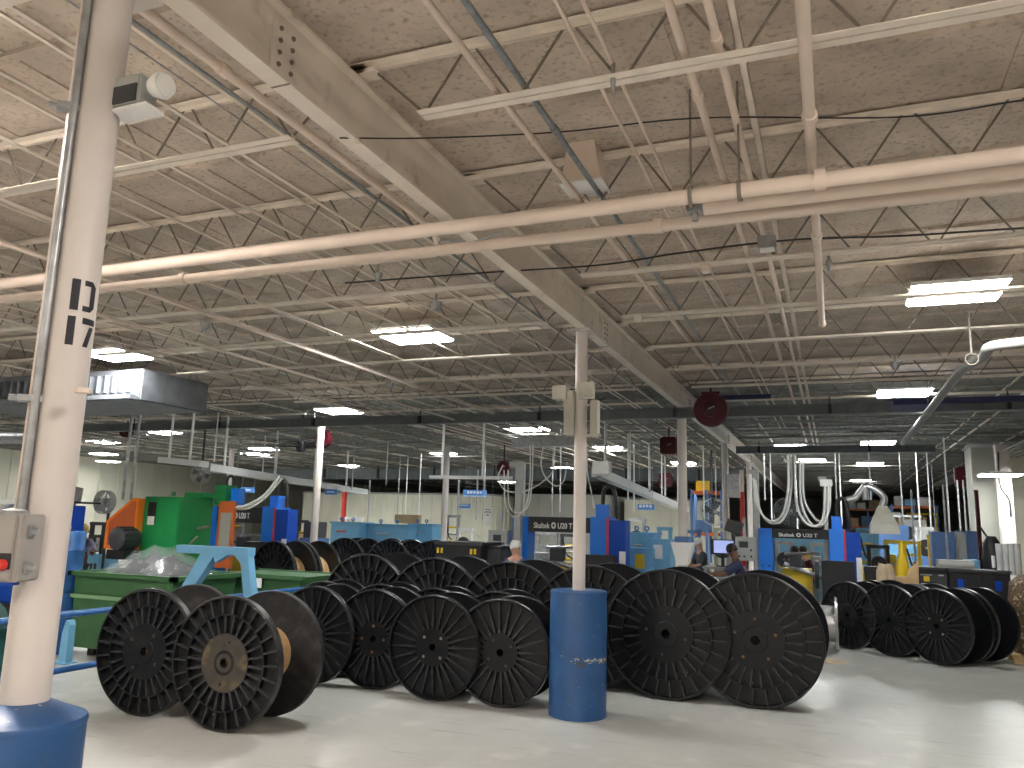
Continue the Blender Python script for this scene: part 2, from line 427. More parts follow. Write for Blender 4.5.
# bridging angles and pipes that run down the hall
def run(name, label, cat, pts, r, m, group=None, n=10, couplings=()):
    pts = [Vector(p) for p in pts]; o = pts[0].copy()
    t = MB().tube([p - o for p in pts], r, n)
    ob = t.build(name, m, None, o); tag(ob, label, cat, group)
    for c in couplings:
        c = Vector(c) - o
        d = (pts[-1] - pts[0]).normalized()
        MB().tube([c - d*.03, c + d*.03], r*1.35, n).build('coupling', m, ob)
    return ob
def angle(label, a, b, group, name='bridging_angle', s=.03, m=None):
    o = Vector(a); d = Vector(b) - o
    mb = MB()
    if abs(d.y) > abs(d.x): mb.box(0, s, 0, d.y, 0, .004).box(0, .004, 0, d.y, 0, s)
    else: mb.box(0, d.x, 0, s, 0, .004).box(0, d.x, 0, .004, 0, s)
    tag(mb.build(name, m or M_chord, None, o), label, 'steel angle', group)
for i, x in enumerate([-3.55, -4.15, -4.9, -5.9, -6.8, -7.7, -8.2, -9.6, -12.7, -14.7, -16.9, -20.9, -22.9, -25.0, 3.0, 4.6]):
    for j, z in enumerate((4.335, 4.70)):
        if j == 1: z = 4.672
        grp = 'bridging angles over the joists'
        angle('thin cream bridging angle across the joists, one of the %s ones' % ('lower' if j == 0 else 'upper'), (x, 2.2 if x > -12 else 6, z + (.012 if j == 0 else 0)), (x, 52, z), 'lower bridging angles' if j == 0 else 'upper bridging angles')
run('roof_pipe', 'straight cream pipe ending behind the double strip joist, left of the grey conduit', 'pipe', [(-1.68, .5, 4.40), (-1.68, 13, 4.40)], .021, M_pipe, couplings=[(-1.68, 4.4, 4.40)])
run('metal_conduit', 'grey metal conduit running diagonally through the upper middle of the roof', 'conduit', [(-1.52, .5, 4.42), (-1.52, 30, 4.42)], .019, M_conduit, couplings=[(-1.52, 4.35, 4.42), (-1.52, 7.1, 4.42)])
for x, l in ((-1.12, 'left one of the two thin cream rods side by side right of the grey conduit'), (-1.0, 'right one of the two thin cream rods side by side right of the grey conduit')):
    run('roof_rod', l, 'pipe', [(x, 1, 4.42), (x, 20, 4.42)], .011, M_pipe)
run('roof_pipe', 'cream sprinkler pipe with a coupling, second pipe left of the thick vertical looking pipe', 'pipe', [(-.62, 1, 4.40), (-.62, 26, 4.40)], .024, M_pipe, couplings=[(-.62, 4.2, 4.40)])
run('roof_pipe', 'cream pipe just left of the thick vertical looking pipe, alongside a flat channel', 'pipe', [(-.45, 1, 4.40), (-.45, 26, 4.40)], .022, M_pipe, couplings=[(-.45, 3.7, 4.40)])
tag(MB().box(-.02, .02, 0, 25, 0, .004).box(-.02, -.016, 0, 25, 0, .03).box(.016, .02, 0, 25, 0, .03).build('strut_channel', M_chord, None, (-.36, 1, 4.46)), 'flat cream strut channel right beside a cream roof pipe, top right', 'channel')
run('roof_pipe', 'thick cream pipe that looks almost vertical at the top right, ending at a tee', 'pipe', [(-.04, .5, 4.22), (-.04, 9.0, 4.22)], .031, M_pipe, couplings=[(-.04, 4.3, 4.22), (-.04, 9.0, 4.22), (-.04, 6.2, 4.22)])
run('roof_pipe', 'thick cream pipe running beside the left edge of the large painted roof beam', 'pipe', catmull([(-2.82, .5, 4.25), (-2.82, 3, 4.25), (-2.82, 5.0, 4.25), (-2.8, 5.3, 4.15)]), .027, M_pipe, couplings=[(-2.82, 2.9, 4.25)])
run('metal_conduit', 'thin grey conduit running left of the thick pipe beside the large roof beam', 'conduit', [(-3.08, .5, 4.36), (-3.08, 14, 4.36)], .012, M_conduit)
run('roof_wire', 'thin pale wire sloping left of the large roof beam', 'wire', [(-3.25, .5, 4.36), (-3.22, 14, 4.36)], .005, M_galv)
# cross pipes
run('main_pipe', 'upper of the thick cream pipes crossing the whole picture', 'pipe', [(-20, 4.66, 3.96), (5.3, 4.54, 3.96)], .046, M_pipe, n=16, couplings=[(.0, 4.55, 3.96), (-7.2, 4.59, 3.96)])
run('main_pipe', 'lower cream pipe crossing the whole picture below the two thicker ones', 'pipe', [(-20, 4.86, 3.95), (5.3, 4.98, 3.95)], .038, M_pipe, n=16, couplings=[(-1.0, 4.95, 3.95), (-5, 4.93, 3.95)])
run('main_pipe', 'short middle cream pipe starting at a grey valve and leaving at the right edge', 'pipe', [atz(704, 207, 3.95), atz(704, 207, 3.95) + Vector((5.8, -.02, 0))], .052, M_pipe, n=16)
tag(MB().bbox(-.05, .05, -.04, .04, -.035, .035).lathe([(0, -.09), (.02, -.09), (.02, -.04), (.035, -.035)], 10).build('pipe_valve', M_galv, None, atz(695, 207, 3.95)), 'small grey valve at the left end of the short middle cream pipe', 'valve')
run('roof_cable', 'dark thin cable sagging under the joists on the right', 'cable', catmull([atz(345, 283, 4.3), atz(480, 273, 4.3), atz(600, 265, 4.3), atz(680, 253, 4.3), atz(790, 240, 4.3), atz(900, 236, 4.3), atz(1024, 228, 4.3)]), .008, M_hose)
run('roof_cable', 'dark thin wire crossing under the boards below the double strip joist', 'cable', catmull([atz(340, 138, 4.2), atz(430, 138, 4.45), atz(560, 132, 4.45), atz(700, 118, 4.45), atz(900, 117, 4.45), atz(1024, 100, 4.45)]), .005, M_hose)
run('roof_cable', 'grey cable looping below the lower cross pipe at the roof beam', 'cable', catmull([(-2.8, 5.3, 4.15), atz(445, 240, 4.05), atz(470, 243, 4.05), atz(500, 232, 4.1)]), .010, M_galv)
for i, (px, py, l) in enumerate([(694, 205, 'dark pipe hanger on the short middle pipe'), (739, 190, 'dark pipe hanger clamping the upper cross pipe near the channel')]):
    p = atz(px, py, 3.95)
    hb = MB().bar(p*0 + Vector((0, 0, .05)), Vector((0, 0, .7)), .012, .012).lathe([(.058, -.012), (.064, -.012), (.064, .012), (.058, .012)], 16, 'x', closed=True)
    tag(hb.build('pipe_hanger', M_web, None, (p.x, 4.57, 3.96)), l, 'pipe hanger')
def jbox(label, p, s=(.07, .05, .05), m=None, name='junction_box'):
    t = thing(name, label, 'electrical box', p)
    MB().bbox(-s[0], s[0], -s[1], s[1], -s[2], s[2], .006).build('box', m or M_galv, t)
    MB().bbox(-s[0]*.8, s[0]*.8, -s[1]*.8, s[1]*.8, -s[2]-.018, -s[2], .004).build('cover', M_paper, t)
    return t
jbox('small grey junction box with white cover under the second joist, by the pipes', atz(767, 243, 4.27))
jbox('small cream box beside the joist, left of the white junction box', atz(706, 268, 4.3), (.04, .03, .03), M_pipe)
jbox('white box on the joist beside the round detector, left of centre', atz(640//1 - 0, 316, 4.3) if False else atz(638, 318, 4.3), (.04, .03, .03), M_paper)
tag(MB().bbox(-.1, .1, -.07, .07, -.02, .02, .006).build('roof_transmitter', M_white, None, atz(641, 320, 4.31)), 'flat white box under a joist left of the round column top', 'electrical box') if False else None
# pale rectangular box hanging from the deck
t = thing('air_box', 'pale tapered sheet metal air box hanging under the deck, near top centre', 'air vent', (-1.60, 5.28, 4.44))
MB().prism([(-.15, 0), (.15, 0), (.10, .30), (-.10, .30)], -.13, .13).build('hood', M_pipe, t)
MB().box(-.16, .16, -.14, .14, -.012, 0).build('flange', M_white, t)
# detector domes and small dark items under joists
def detector(px, py, label, z=4.28, r=.06):
    t = thing('ceiling_detector', label, 'detector', atz(px, py, z))
    MB().lathe([(0, -.07), (r*.45, -.065), (r*.7, -.03), (r, .0), (r, .03), (0, .03)], 16).build('dome', M_galv, t)
    MB().lathe([(0, .03), (.012, .03), (.012, .12)], 8).build('stem', M_galv, t)
detector(436, 305, 'grey domed sensor under a joist above the centre left lamp', 4.30, .07)
detector(613, 84, 'dark small sensor at the top between the twin rods', 4.3, .014)
detector(829, 264, 'small dark sprinkler head below the third joist on the right', 4.3, .025)
detector(205, 325, 'dark square sensor under a joist left of centre', 4.25, .06)
detector(895, 365, 'dark round sensor right of the second lamp on the right', 4.2, .07)
detector(378, 276, 'dark bracket under the joist below the lower cross pipe', 4.3, .04)
detector(390, 385, 'dark sensor in the middle of the ceiling above the far lamps', 4.2, .07)

# big dark cross beams
def dark_beam(label, x0, x1, y, z0=4.02, z1=4.21):
    t = thing('crane_beam', label, 'beam', ((x0+x1)/2, y, z0))
    h = (x1-x0)/2
    MB().box(-h, h, -.07, .07, 0, .015).box(-h, h, -.07, .07, z1-z0-.015, z1-z0).box(-h, h, -.006, .006, .015, z1-z0-.015).build('beam', M_darkbeam, t)
    x = -h + .6
    while x < h:
        MB().box(x-.03, x+.03, -.075, -.006, .015, z1-z0-.015).box(x-.01, x+.01, -.01, .01, z1-z0, z1-z0+.13).build('hanger_plate', M_black, t); x += 2.7
dark_beam('long dark grey beam crossing the hall behind the maroon disc reel', -19.5, 5.3, 14.85)
dark_beam('second dark grey beam crossing far behind the first, at the lamps on the right', -2.4, 2.4, 22.2)
dark_beam('dark grey beam far down the hall low over the blue tanks', -24, -3, 29.5, 3.7, 4.15)
tag(MB().box(-1.0, 1.0, -.05, .05, 0, .09).build('navy_channel', M_navy, None, aty(885+75, 403, 14.7)), 'navy blue strip on top of the dark beam at the right', 'channel')
tag(MB().box(-.5, .5, -.05, .05, 0, .07).build('navy_channel', M_navy, None, aty(742, 399, 14.7)), 'navy blue strip on the dark beam beside the maroon disc reel', 'channel')

# ------------------------------------------------------------------ columns and bollards
def wrap(mb, cx, cy, r, a0, a1, poly_uv):
    """flat polygon (u along the girth in metres, v up) wrapped on a cylinder"""
    pass
def column(label, x, y, r, z0, z1, m=M_colwhite, h=None):
    t = thing('support_column', label, 'column', (x, y, 0))
    MB().lathe([(0, z0), (r, z0), (r, z1), (0, z1)], 28).build('shaft', m, t)
    MB().box(-.14, .14, -.14, .14, z1-.02, z1).build('cap_plate', m, t)
    if z0 < .1: MB().box(-.16, .16, -.16, .16, 0, .02).build('base_plate', m, t)
    return t
def bollard(label, x, y, r, h, cone=0.0):
    t = thing('column_guard', label, 'bollard', (x, y, 0))
    rim = h - cone
    prof = [(r, 0), (r+.004, .02), (r, .05), (r*1.004, h*.5), (r, rim-.03), (r-.004, rim-.01), (r-.02, rim), (.088, h), (0, h)]
    MB().lathe(prof, 56).build('drum', M_bollard, t)
    MB().lathe([(r-.02, rim+.001), (r-.002, rim-.006), (r+.003, rim-.02), (r+.001, rim-.032)], 56).build('rim', M_bollard, t)
    return t
C1 = (-2.635, 8.62); C0 = (-2.79, 2.2)
c1 = column('round white column standing in the blue drum guard at the centre', C1[0], C1[1], .07, 1.2, 4.22)
bollard('tall scuffed blue drum guard around the centre column foot', C1[0], C1[1], .308, 1.30)
c0 = column('near white round column at the left edge stencilled D 17', C0[0], C0[1], .083, 1.2, 4.22)
bollard('blue drum guard at the bottom left corner around the stencilled column', C0[0]+.0, C0[1], .215, 1.31, .05)
# stencil D 17 wrapped on the shaft
def stencil(t, r, z, letters, a_mid, wid):
    mb = MB(); R = r + .0015
    def rect(u0, v0, u1, v1, u2, v2, u3, v3):
        n = 6; vs = []; fs = []
        for i in range(n+1):
            s = i/n
            for (ua, va, ub, vb) in ((u0, v0, u1, v1), (u3, v3, u2, v2)):
                u = ua + (ub-ua)*s; v = va + (vb-va)*s; a = a_mid + u/r
                vs.append((R*math.cos(a), R*math.sin(a), z+v))
        for i in range(n): fs.append((2*i, 2*i+2, 2*i+3, 2*i+1))
        mb.add(vs, fs)
    for q in letters: rect(*q)
    return mb.build('stencil_lettering', M_letter, t)
AM = math.radians(-38 + 27)
# D
h = .125
Dl = [(-.055, 0, -.025, 0, -.025, h, -.055, h), (-.010, 0, .022, 0, .030, .022, -.010, .022), (-.010, h-.022, .030, h-.022, .022, h, -.010, h),
      (.022, .0, .040, .02, .040, h-.02, .022, h), (.016, .02, .040, .02, .040, h-.02, .016, h-.02)]
stencil(c0, .083, 2.775, Dl, AM, .1)
h = .115
Sl = [(-.060, 0, -.032, 0, -.032, h, -.060, h), (-.008, h-.025, .052, h-.025, .052, h, -.008, h),
      (.002, 0, .024, 0, .048, h-.032, .024, h-.032)]
stencil(c0, .083, 2.635, Sl, AM + math.radians(3), .1)
# conduits strapped to the near column
def off(a, d): return Vector((C0[0] + math.cos(math.radians(a))*d, C0[1] + math.sin(math.radians(a))*d, 0))
la = -38 - 78
for k, (a, d, r, l, z0, z1, m) in enumerate([(la+16, .100, .017, 'grey metal conduit strapped on the near left column, coming down to the control box', 1.98, 4.2, M_galv),
                                        (la-14, .100, .013, 'cream conduit strapped beside the grey one on the near left column', 2.0, 4.2, M_pipe)]):
    p = off(a, d)
    run('strapped_conduit', l, 'conduit', [(p.x, p.y, z0), (p.x, p.y, 3.4), (p.x - .0, p.y, 3.9), (p.x, p.y, z1)], r, m, n=12)
for z, l in ((3.62, 'upper strap clamp on the near column conduit'), (2.42, 'lower strap clamp on the near column conduit')):
    p = off(la, .105)
    mb = MB().box(-.045, .045, -.03, .03, -.012, .012).tube([(-.045, 0, 0), (-.075, 0, 0)], .012, 8).tube([(.0, -.03, 0), (.0, -.045, 0)], .012, 8)
    tag(mb.build('strap_clamp', M_galv, None, (p.x, p.y, z), (0, 0, math.radians(52))), l, 'clamp')
p = off(-38+62, .09)
tag(MB().lathe([(.0, -.012), (.028, -.012), (.028, .006), (0, .006)], 12).build('cable_clip', M_pipe, None, aty(83, 390, 2.12)), 'small round clip on the near column below the stencil', 'clamp')
# control box
cb = thing('control_box', 'grey control box with red knob on the near left column', 'control box', (-2.65 - .138, 2.0 + .014, 1.75), math.radians(20))
MB().bbox(-.24, .125, -.06, .07, 0, .235, .006).build('enclosure', M_boxgrey, cb)
MB().bbox(-.235, .105, -.072, -.06, .006, .229, .004).build('door', M_boxgrey, cb)
for z in (.05, .175):
    b = MB().bbox(.125, .133, -.035, .005, z-.022, z+.022, .003).lathe([(0, .022), (.009, .02), (.011, 0)], 10, 'x', Matrix.Translation((.133, -.012, z)))
    b.build('latch', M_galv, cb)
kp = MB().box(.060, .104, -.078, -.072, .045, .10); kp.build('switch_plate', M_black, cb)
MB().lathe([(0, -.03), (.016, -.028), (.02, -.01), (.02, 0)], 14, 'y', Matrix.Translation((.082, -.078, .06))).build('knob', M_red, cb)
MB().box(.03, .1, -.05, .0, -.012, 0).build('gland_plate', M_dblue, cb)
MB().lathe([(0, 0), (.045, 0), (.045, .012), (.02, .02)], 12, 'z', Matrix.Translation((.05, 0, .235))).build('conduit_hub', M_galv, cb)

# emergency light on near column
p = aty(120, 100, 2.25)
e = thing('emergency_light', 'white emergency light with a round lamp head on the near column', 'emergency light', (p.x, p.y, p.z))
MB().bbox(.0, .16, -.05, .05, -.07, .07, .008).build('housing', M_greym, e)
MB().box(.01, .15, -.058, -.05, -.055, .02).build('dark_face', M_charcoal, e)
MB().bbox(-.01, .21, -.055, .05, -.085, -.07, .004).build('lower_tray', M_white, e)
MB().lathe([(0, -.04), (.050, -.03), (.055, -.015), (.040, .03), (.01, .05)], 20, 'y', Matrix.Translation((.215, .0, .02)) @ Matrix.Rotation(math.radians(88), 4, 'Z')).build('lamp_head', M_white, e)
MB().lathe([(0, 0), (.045, 0), (.045, .006), (0, .006)], 20, 'y', Matrix.Translation((.258, .0, .02)) @ Matrix.Rotation(math.radians(88), 4, 'Z')).build('lens', M_paper, e)
MB().bar((-.04, 0, .03), (0, 0, .03), .03, .02).build('bracket', M_galv, e)

# other columns along the grid
for x, y, l in [(-2.6, 15.0, 'white column behind the white machine, right of the centre column'),
                (-2.6, 21.4, 'far white column with a grey box on it, left of the red standpipe'),
                (-11.06, 15.5, 'white column left of centre with a maroon disc behind it'),
                (-10.7, 21.4, 'thin white column behind the blue tanks near the far left of centre'),
                (5.5, 27.8, 'white column before the right hand wall'), (5.5, 34.2, 'farther white column near the right hand wall'),
                (-18.8, 15.0, 'cream column behind the green machine'),
                (-18.8, 21.4, 'farther cream column behind the dark blue machine'), (-2.6, 27.8, 'third column down the centre line'), (5.5, 21.4, 'white column at the right edge'),
                (-10.7, 27.8, 'thin column behind the black crate and hanging signs')]:
    column(l, x, y, .085, 0, 4.22)

# disconnect boxes high on the centre column
t = thing('panel_box', 'beige box pair with a ribbed cover high on the centre column', 'electrical box', (-2.6, 8.62, 3.0))
MB().bbox(-.20, -.09, -.13, .05, .0, .50, .006).build('back_enclosure', M_beige, t)
MB().bbox(-.33, -.16, -.17, -.03, .40, .56, .006).build('side_box', M_beige, t)
rb = MB().bbox(-.02, .16, -.20, -.10, .40, .58, .006)
for i in range(4): rb.box(-.01, .15, -.207, -.20, .43+i*.035, .44+i*.035)
rb.build('ribbed_cover', M_beige, t)
MB().bbox(.09, .17, -.06, .08, 0, .40, .006).build('right_enclosure', M_beige, t)
MB().bar((-.2, 0, 0), (.2, 0, 0), .03, .03).build('bracket', M_beige, t)

# ------------------------------------------------------------------ cable reels
def reel_meshes(R, W, kind, rc, m, mcore, mback, th=.075):
    """flange meshes centred on the hub, axis along +Y"""
    fl = MB(); rb = MB(); hub = R*(.36 if kind == 'spoke' else .44); hole = R*.07
    if kind == 'spoke':
        fl.lathe([(hole, 0), (hub, 0), (hub, .050), (R*.95, .056), (R*.955, .0), (R*.985, -.004), (R, .008), (R, th), (hole, th)], 64, 'y', closed=True)
        nr = 24
        for k in range(nr):
            a = 2*PI*k/nr; M = Matrix.Rotation(a, 4, 'Y')
            r0, r1 = hub*.98, R*.955
            rb.add([(r0, .0, -.012), (r1, .022, -.005), (r1, .022, .005), (r0, .0, .012), (r0, .057, -.016), (r1, .057, -.007), (r1, .057, .007), (r0, .057, .016)],
                   [(0,1,2,3), (0,4,5,1), (2,6,7,3), (1,5,6,2), (0,3,7,4)], False, M)
    else:
        fl.lathe([(hole, -.0), (hub*.42, 0), (hub*.44, .006), (hub, .006), (hub, .055), (R*.70, .056), (R*.70, .004), (R*.725, .004), (R*.725, .056), (R*.955, .056), (R*.96, .0), (R*.985, -.003), (R, .008), (R, th), (hole, th)], 72, 'y', closed=True)
        nr = 26
        for k in range(nr):
            a = 2*PI*k/nr; M = Matrix.Rotation(a, 4, 'Y')
            rb.box(R*.72, R*.96, .002, .058, -.009, .009, M)
            M = Matrix.Rotation(a + PI/nr*.5, 4, 'Y')
            rb.box(hub*.99, R*.705, .006, .058, -.011, .011, M)
    bk = MB().lathe([(hole, 0), (hub*.6, 0), (hub*.62, .003), (R*.96, .0), (R*.985, -.003), (R, .006), (R, th-.008), (R*.98, th), (hole, th)], 72, 'y', closed=True)
    nr = 24
    for k in range(nr): bk.box(hub, R*.97, th, th+.012, -.006, .006, Matrix.Rotation(2*PI*k/nr, 4, 'Y'))
    dr = MB().lathe([(hole, th), (rc, th), (rc, W-th), (hole, W-th)], 40, 'y', closed=True)
    bo = MB().lathe([(0, -.014), (.010, -.014), (.012, -.004), (.018, -.004), (.018, .002)], 10, 'y')
    rim = MB().lathe([(R*.972, -.0035), (R+.001, .007), (R+.0015, th-.008), (R*.99, th+.001)], 72, 'y')
    return dict(ribs=rb.mesh('rib_ring', M_wornlit), front=fl.mesh('flange', m), back=bk.mesh('flange', mback), drum=dr.mesh('drum', mcore), bolt=bo.mesh('bolt', M_boltd), bolt2=bo.mesh('bolt', M_bolt), bolt3=bo.mesh('bolt', M_rust), rim=rim.mesh('rim_edge', M_wornlit), R=R, W=W, hub=hub, kind=kind)
RK = {'big': reel_meshes(.75, 1.0, 'ring', .34, M_blackp, M_coreblk, M_blackp),
      'med': reel_meshes(.62, .76, 'ring', .27, M_blackp2, M_core, M_greyp),
      'small': reel_meshes(.58, .60, 'spoke', .20, M_blackp, M_coreblk, M_blackp),
      'bigtan': reel_meshes(.75, .62, 'ring', .42, M_blackp, M_core, M_blackp),
      'smallgrey': reel_meshes(.57, .55, 'spoke', .2, M_greyp, M_coreblk, M_blackp)}
def reel(kind, x, y, yaw, label, group, nb=4, phase=45, spin=None, bolt_r=.72, bm=None, reverse=False):
    K = RK[kind]; t = thing('cable_reel', label, 'cable reel', (x, y, 0), -math.radians(yaw), group)
    s = random.uniform(0, 6.28) if spin is None else spin
    c = (0, 0, K['R'])
    f = put('flange', K['front'], t, c, (0, s, 0))
    put('rim_edge', K['rim'], f); put('rib_ring', K['ribs'], f)
    b = put('flange', K['back'], t, (0, K['W']-.075, K['R']), (0, s*.7, 0))
    put('drum', K['drum'], t, c)
    for i in range(nb):
        a = math.radians(phase) + 2*PI*i/nb; r = K['hub']*bolt_r
        o = put('bolt', K['bolt2'] if 'bright' in label or 'front spoked' in label else (K['bolt3'] if 'rusty' in label else K['bolt']), t, (r*math.cos(a), -.002, K['R'] + r*math.sin(a)))
        if bm is not None: pass
    return t
G1 = 'small black cable reels in the front row'; G2 = 'tall black cable reels in the rear row'
R1 = reel('med', -6.54, 6.42, -3, 'leftmost black cable reel standing alone by the blue rail', 'pair of cable reels at the left', 4, 55)
R2 = reel('med', -5.43, 6.32, -2, 'scuffed black cable reel with a tan core, second from the left', 'pair of cable reels at the left', 2, 80)
M_hubstain = mat('stained_hub', (.035, .03, .024), .5, var=.4, scale=8)
mix_layer(M_hubstain, (.11, .08, .04), 7, .52, .68, seed=1.3)
K = RK['med']; hp = MB().lathe([(K['R']*.075, -.001), (K['hub']*.97, .0045), (K['hub']*.97, .008), (K['R']*.075, .008)], 48, 'y', closed=True)
hp.build('hub_plate', M_hubstain, [c for c in kids(R2) if c.name.startswith('flange')][0])
for x, y, l, ph in [(-6.04, 8.56, 'front row spoked reel half hidden behind the tan core reel', 20), (-5.23, 8.66, 'front row spoked reel with rusty bolts, left of the four bolt one', 0),
                    (-4.32, 8.46, 'front row spoked reel with four bright bolts, standing furthest forward', 45), (-3.51, 8.52, 'front row spoked reel just left of the tall blue drum guard', 30)]:
    reel('small', x, y, 0, l, G1, 4, ph)
for x, y, l in [(-6.45, 9.33, 'second row small reel behind the leftmost spoked one, only its top showing'), (-5.6, 9.40, 'second row small reel showing its top between the first two spoked reels'),
                (-4.75, 9.30, 'second row small reel showing its top left of the four bolt reel'), (-3.92, 9.38, 'second row small reel showing its top right of the four bolt reel')]:
    reel('small', x, y, 0, l, 'small black cable reels in the second row')
for x, y, yw, l in [(-6.42, 10.32, 2, 'tall reel at the left end of the rear row, upper half showing'), (-5.2, 10.16, 2, 'second tall reel of the rear row, upper half showing'),
                (-4.03, 10.05, 2, 'third tall reel of the rear row, above the four bolt reel'), (-2.93, 10.02, 4, 'tall reel of the rear row directly behind the centre column')]:
    reel('big', x, y, yw, l, G2)
reel('big', -1.92, 9.82, 3, 'tall black cable reel just right of the blue drum guard', G2, 4, 80)
reel('big', -.90, 9.88, 2, 'tall black cable reel at the right end of the rear row, rusty bolts', G2, 5, 90)
d40 = (math.sin(math.radians(40)), math.cos(math.radians(40)))
for i, (x, y, k, l) in enumerate([(.14, 15.62, 'smallgrey', 'greyish spoked reel at the left of the right hand group'), (.78, 15.10, 'small', 'middle spoked reel of the right hand group, half covered'),
                   (1.42, 14.55, 'small', 'front spoked reel of the right hand group near the tool cabinets')]):
    reel(k, x, y, 40, l, 'right hand group of cable reels, front')
    dd = .66
    l2 = ['rear reel of the right hand group, mostly hidden at its left', 'rear reel of the right hand group, hidden behind the middle one', 'rear right reel of the right hand group seen from its plain side'][i]
    reel('small', x + d40[0]*dd, y + d40[1]*dd, 40, l2, 'right hand group of cable reels, rear')
reel('bigtan', -10.9, 13.9, 14, 'large reel with tan core beside the light blue frame', 'reels with tan cores in line', 3)
q = math.radians(14)
reel('bigtan', -10.9 + math.sin(q)*.66, 13.9 + math.cos(q)*.66, 14, 'large reel directly behind the one beside the light blue frame', 'reels with tan cores in line')
for i, (px, l) in enumerate([(343, 'far reel with tan core, leftmost of the far row'), (366, 'second reel of the far row, before the blue tanks'), (388, 'third reel of the far row'), (411, 'fourth reel of the far row'), (430, 'last reel of the far row, left of the black crate')]):
    p = aty(px, 560, 18.4 + .35*(i % 2)); reel('bigtan' if i in (0,) else 'big', p.x, p.y, 8 + 6*(i % 2), l, 'far row of tall reels before the blue tanks')
p = aty(612, 560, 12.6)
reel('small', -2.9, 13.0, 0, 'small dark reel behind the tall ones, right of the centre column', 'lone reel behind')

# silver spool behind the right tall reel
p = aty(800, 590, 15.2)
t = thing('silver_spool', 'shiny silver wire spool behind the last tall reel', 'spool', (p.x, 15.2, 0), math.radians(90))
MB().lathe([(.05, -.55), (.30, -.55), (.30, .45), (.05, .45)], 32, 'y', Matrix.Translation((0, 0, .45)), closed=True).build('wound_wire', M_silver, t)
for y in (-.6, .45): MB().lathe([(.05, 0), (.44, 0), (.45, .02), (.45, .05), (.05, .05)], 40, 'y', Matrix.Translation((0, y, .45)), closed=True).build('flange', M_galv, t)

# floor marks
tag(MB().lathe([(0, .003), (.26, .003), (.26, 0)], 32).build('floor_cover', M_yellow if False else M_kraft, None, atz(829, 661, 0)), 'round tan cover plate set in the floor by the tall reels', 'floor cover')

# ------------------------------------------------------------------ green bin, rail, blue frame
b = thing('scrap_bin', 'large green steel bin with a pale ledge behind the leftmost reel', 'bin', (-9.25, 9.2, 0))
MB().prism([(-.86, .12), (.78, .12), (.92, 1.12), (-.92, 1.12)], -.62, .62).build('tub', M_bin, b)
MB().box(-.99, .99, -.70, -.62, 1.10, 1.16).box(-.99, .99, .62, .70, 1.10, 1.16).box(-.99, -.91, -.70, .70, 1.10, 1.16).box(.91, .99, -.70, .70, 1.10, 1.16).build('top_rim', M_bin, b)
MB().box(-.93, .93, -.66, -.60, .79, .84).build('ledge', M_binlight, b)
for sx in (-.6, .6): MB().box(sx-.06, sx+.06, -.5, .5, .0, .22).build('skid', M_black, b)
ff = MB(); n = 14; vs = []; fs = []
for i in range(n+1):
    for j in range(9):
        u = -.85 + 1.7*i/n; v = -.58 + 1.16*j/8
        hgt = 1.10 + .42*math.sin(PI*i/n)*math.sin(PI*j/8) + .05*math.sin(i*2.3+j*1.7)
        vs.append((u, v, hgt))
for i in range(n):
    for j in range(8): fs.append((i*9+j, (i+1)*9+j, (i+1)*9+j+1, i*9+j+1))
fl = MB().add(vs, fs, True); fl.add([(a, b_, c - .05) for a, b_, c in vs], fs, True)
tag(fl.build('plastic_liner', M_film, None, (-9.25, 9.2, 0)), 'crumpled clear plastic film heaped in the green bin', 'plastic film')
dm = MB(); vs2 = [(a*.95, b_*.95, c - .12) for a, b_, c in vs]; dm.add(vs2, fs, True); dm.add([(a, b_, .8) for a, b_, c in vs2], fs)
tag(dm.build('scrap_heap', M_scrap, None, (-9.25, 9.2, 0)), 'dark scrap filling the large green bin under the film', 'scrap', kind='stuff')
b = thing('scrap_bin', 'smaller green bin seen under the light blue frame', 'bin', (-8.15, 10.6, 0))
MB().prism([(-.65, .2), (.65, .2), (.78, 1.12), (-.78, 1.12)], -.5, .5).build('tub', M_bin, b)
MB().box(-.84, .84, -.56, -.5, 1.08, 1.14).box(-.84, .84, .5, .56, 1.08, 1.14).build('top_rim', M_bin, b)
MB().box(-.12, .1, -.56, -.55, .94, 1.08).build('paper_label', M_paper, b)
t = thing('guard_rail', 'blue two bar guard rail behind the leftmost reel', 'rail', (-7.25, 5.2, 0))
for z in (.97, .43): MB().tube([(0, -3, z), (0, 5.0, z)], .032, 14).build('rail_bar', M_railblue if z < .95 else M_railblue, t)
for y in (-2.8, 0, 4.9): MB().tube([(0, y, 0), (0, y, 1.0)], .035, 14).box(-.1, .1, y-.1, y+.1, 0, .012).build('post', M_railblue, t)
# light blue portal frame
t = thing('steel_gantry', 'light blue steel frame with slanted legs right of the green bin', 'steel frame', (-7.55, 8.4, 0))
a = aty(180, 549, 8.4).x + 7.55; bx = aty(252, 549, 8.4).x + 7.55
MB().box(a, bx, -.07, .07, 1.50, 1.60).build('top_beam', M_lblue, t)
l1 = aty(205, 552, 8.4).x + 7.55; l2 = aty(187, 600, 8.4).x + 7.55; r1_ = aty(248, 552, 8.4).x + 7.55; r2_ = aty(264, 620, 8.4).x + 7.55
MB().prism([(l1-.02, 1.5), (l1+.22, 1.5), (l2+.05, .95), (l2, 0), (l2-.12, 0), (l2-.10, 1.0)], -.06, .06).build('leg', M_lblue, t)
MB().prism([(r1_-.16, 1.5), (r1_+.05, 1.5), (r2_+.06, .0), (r2_-.06, .0), (r1_-.01, 1.2), (r1_-.05, 1.4)], -.06, .06).build('leg', M_lblue, t)
MB().bar((l2-.06, 0, .03), (l2-.06, 1.0, .03), .1, .06).bar((r2_, 0, .03), (r2_, 1.0, .03), .1, .06).build('foot', M_lblue, t)
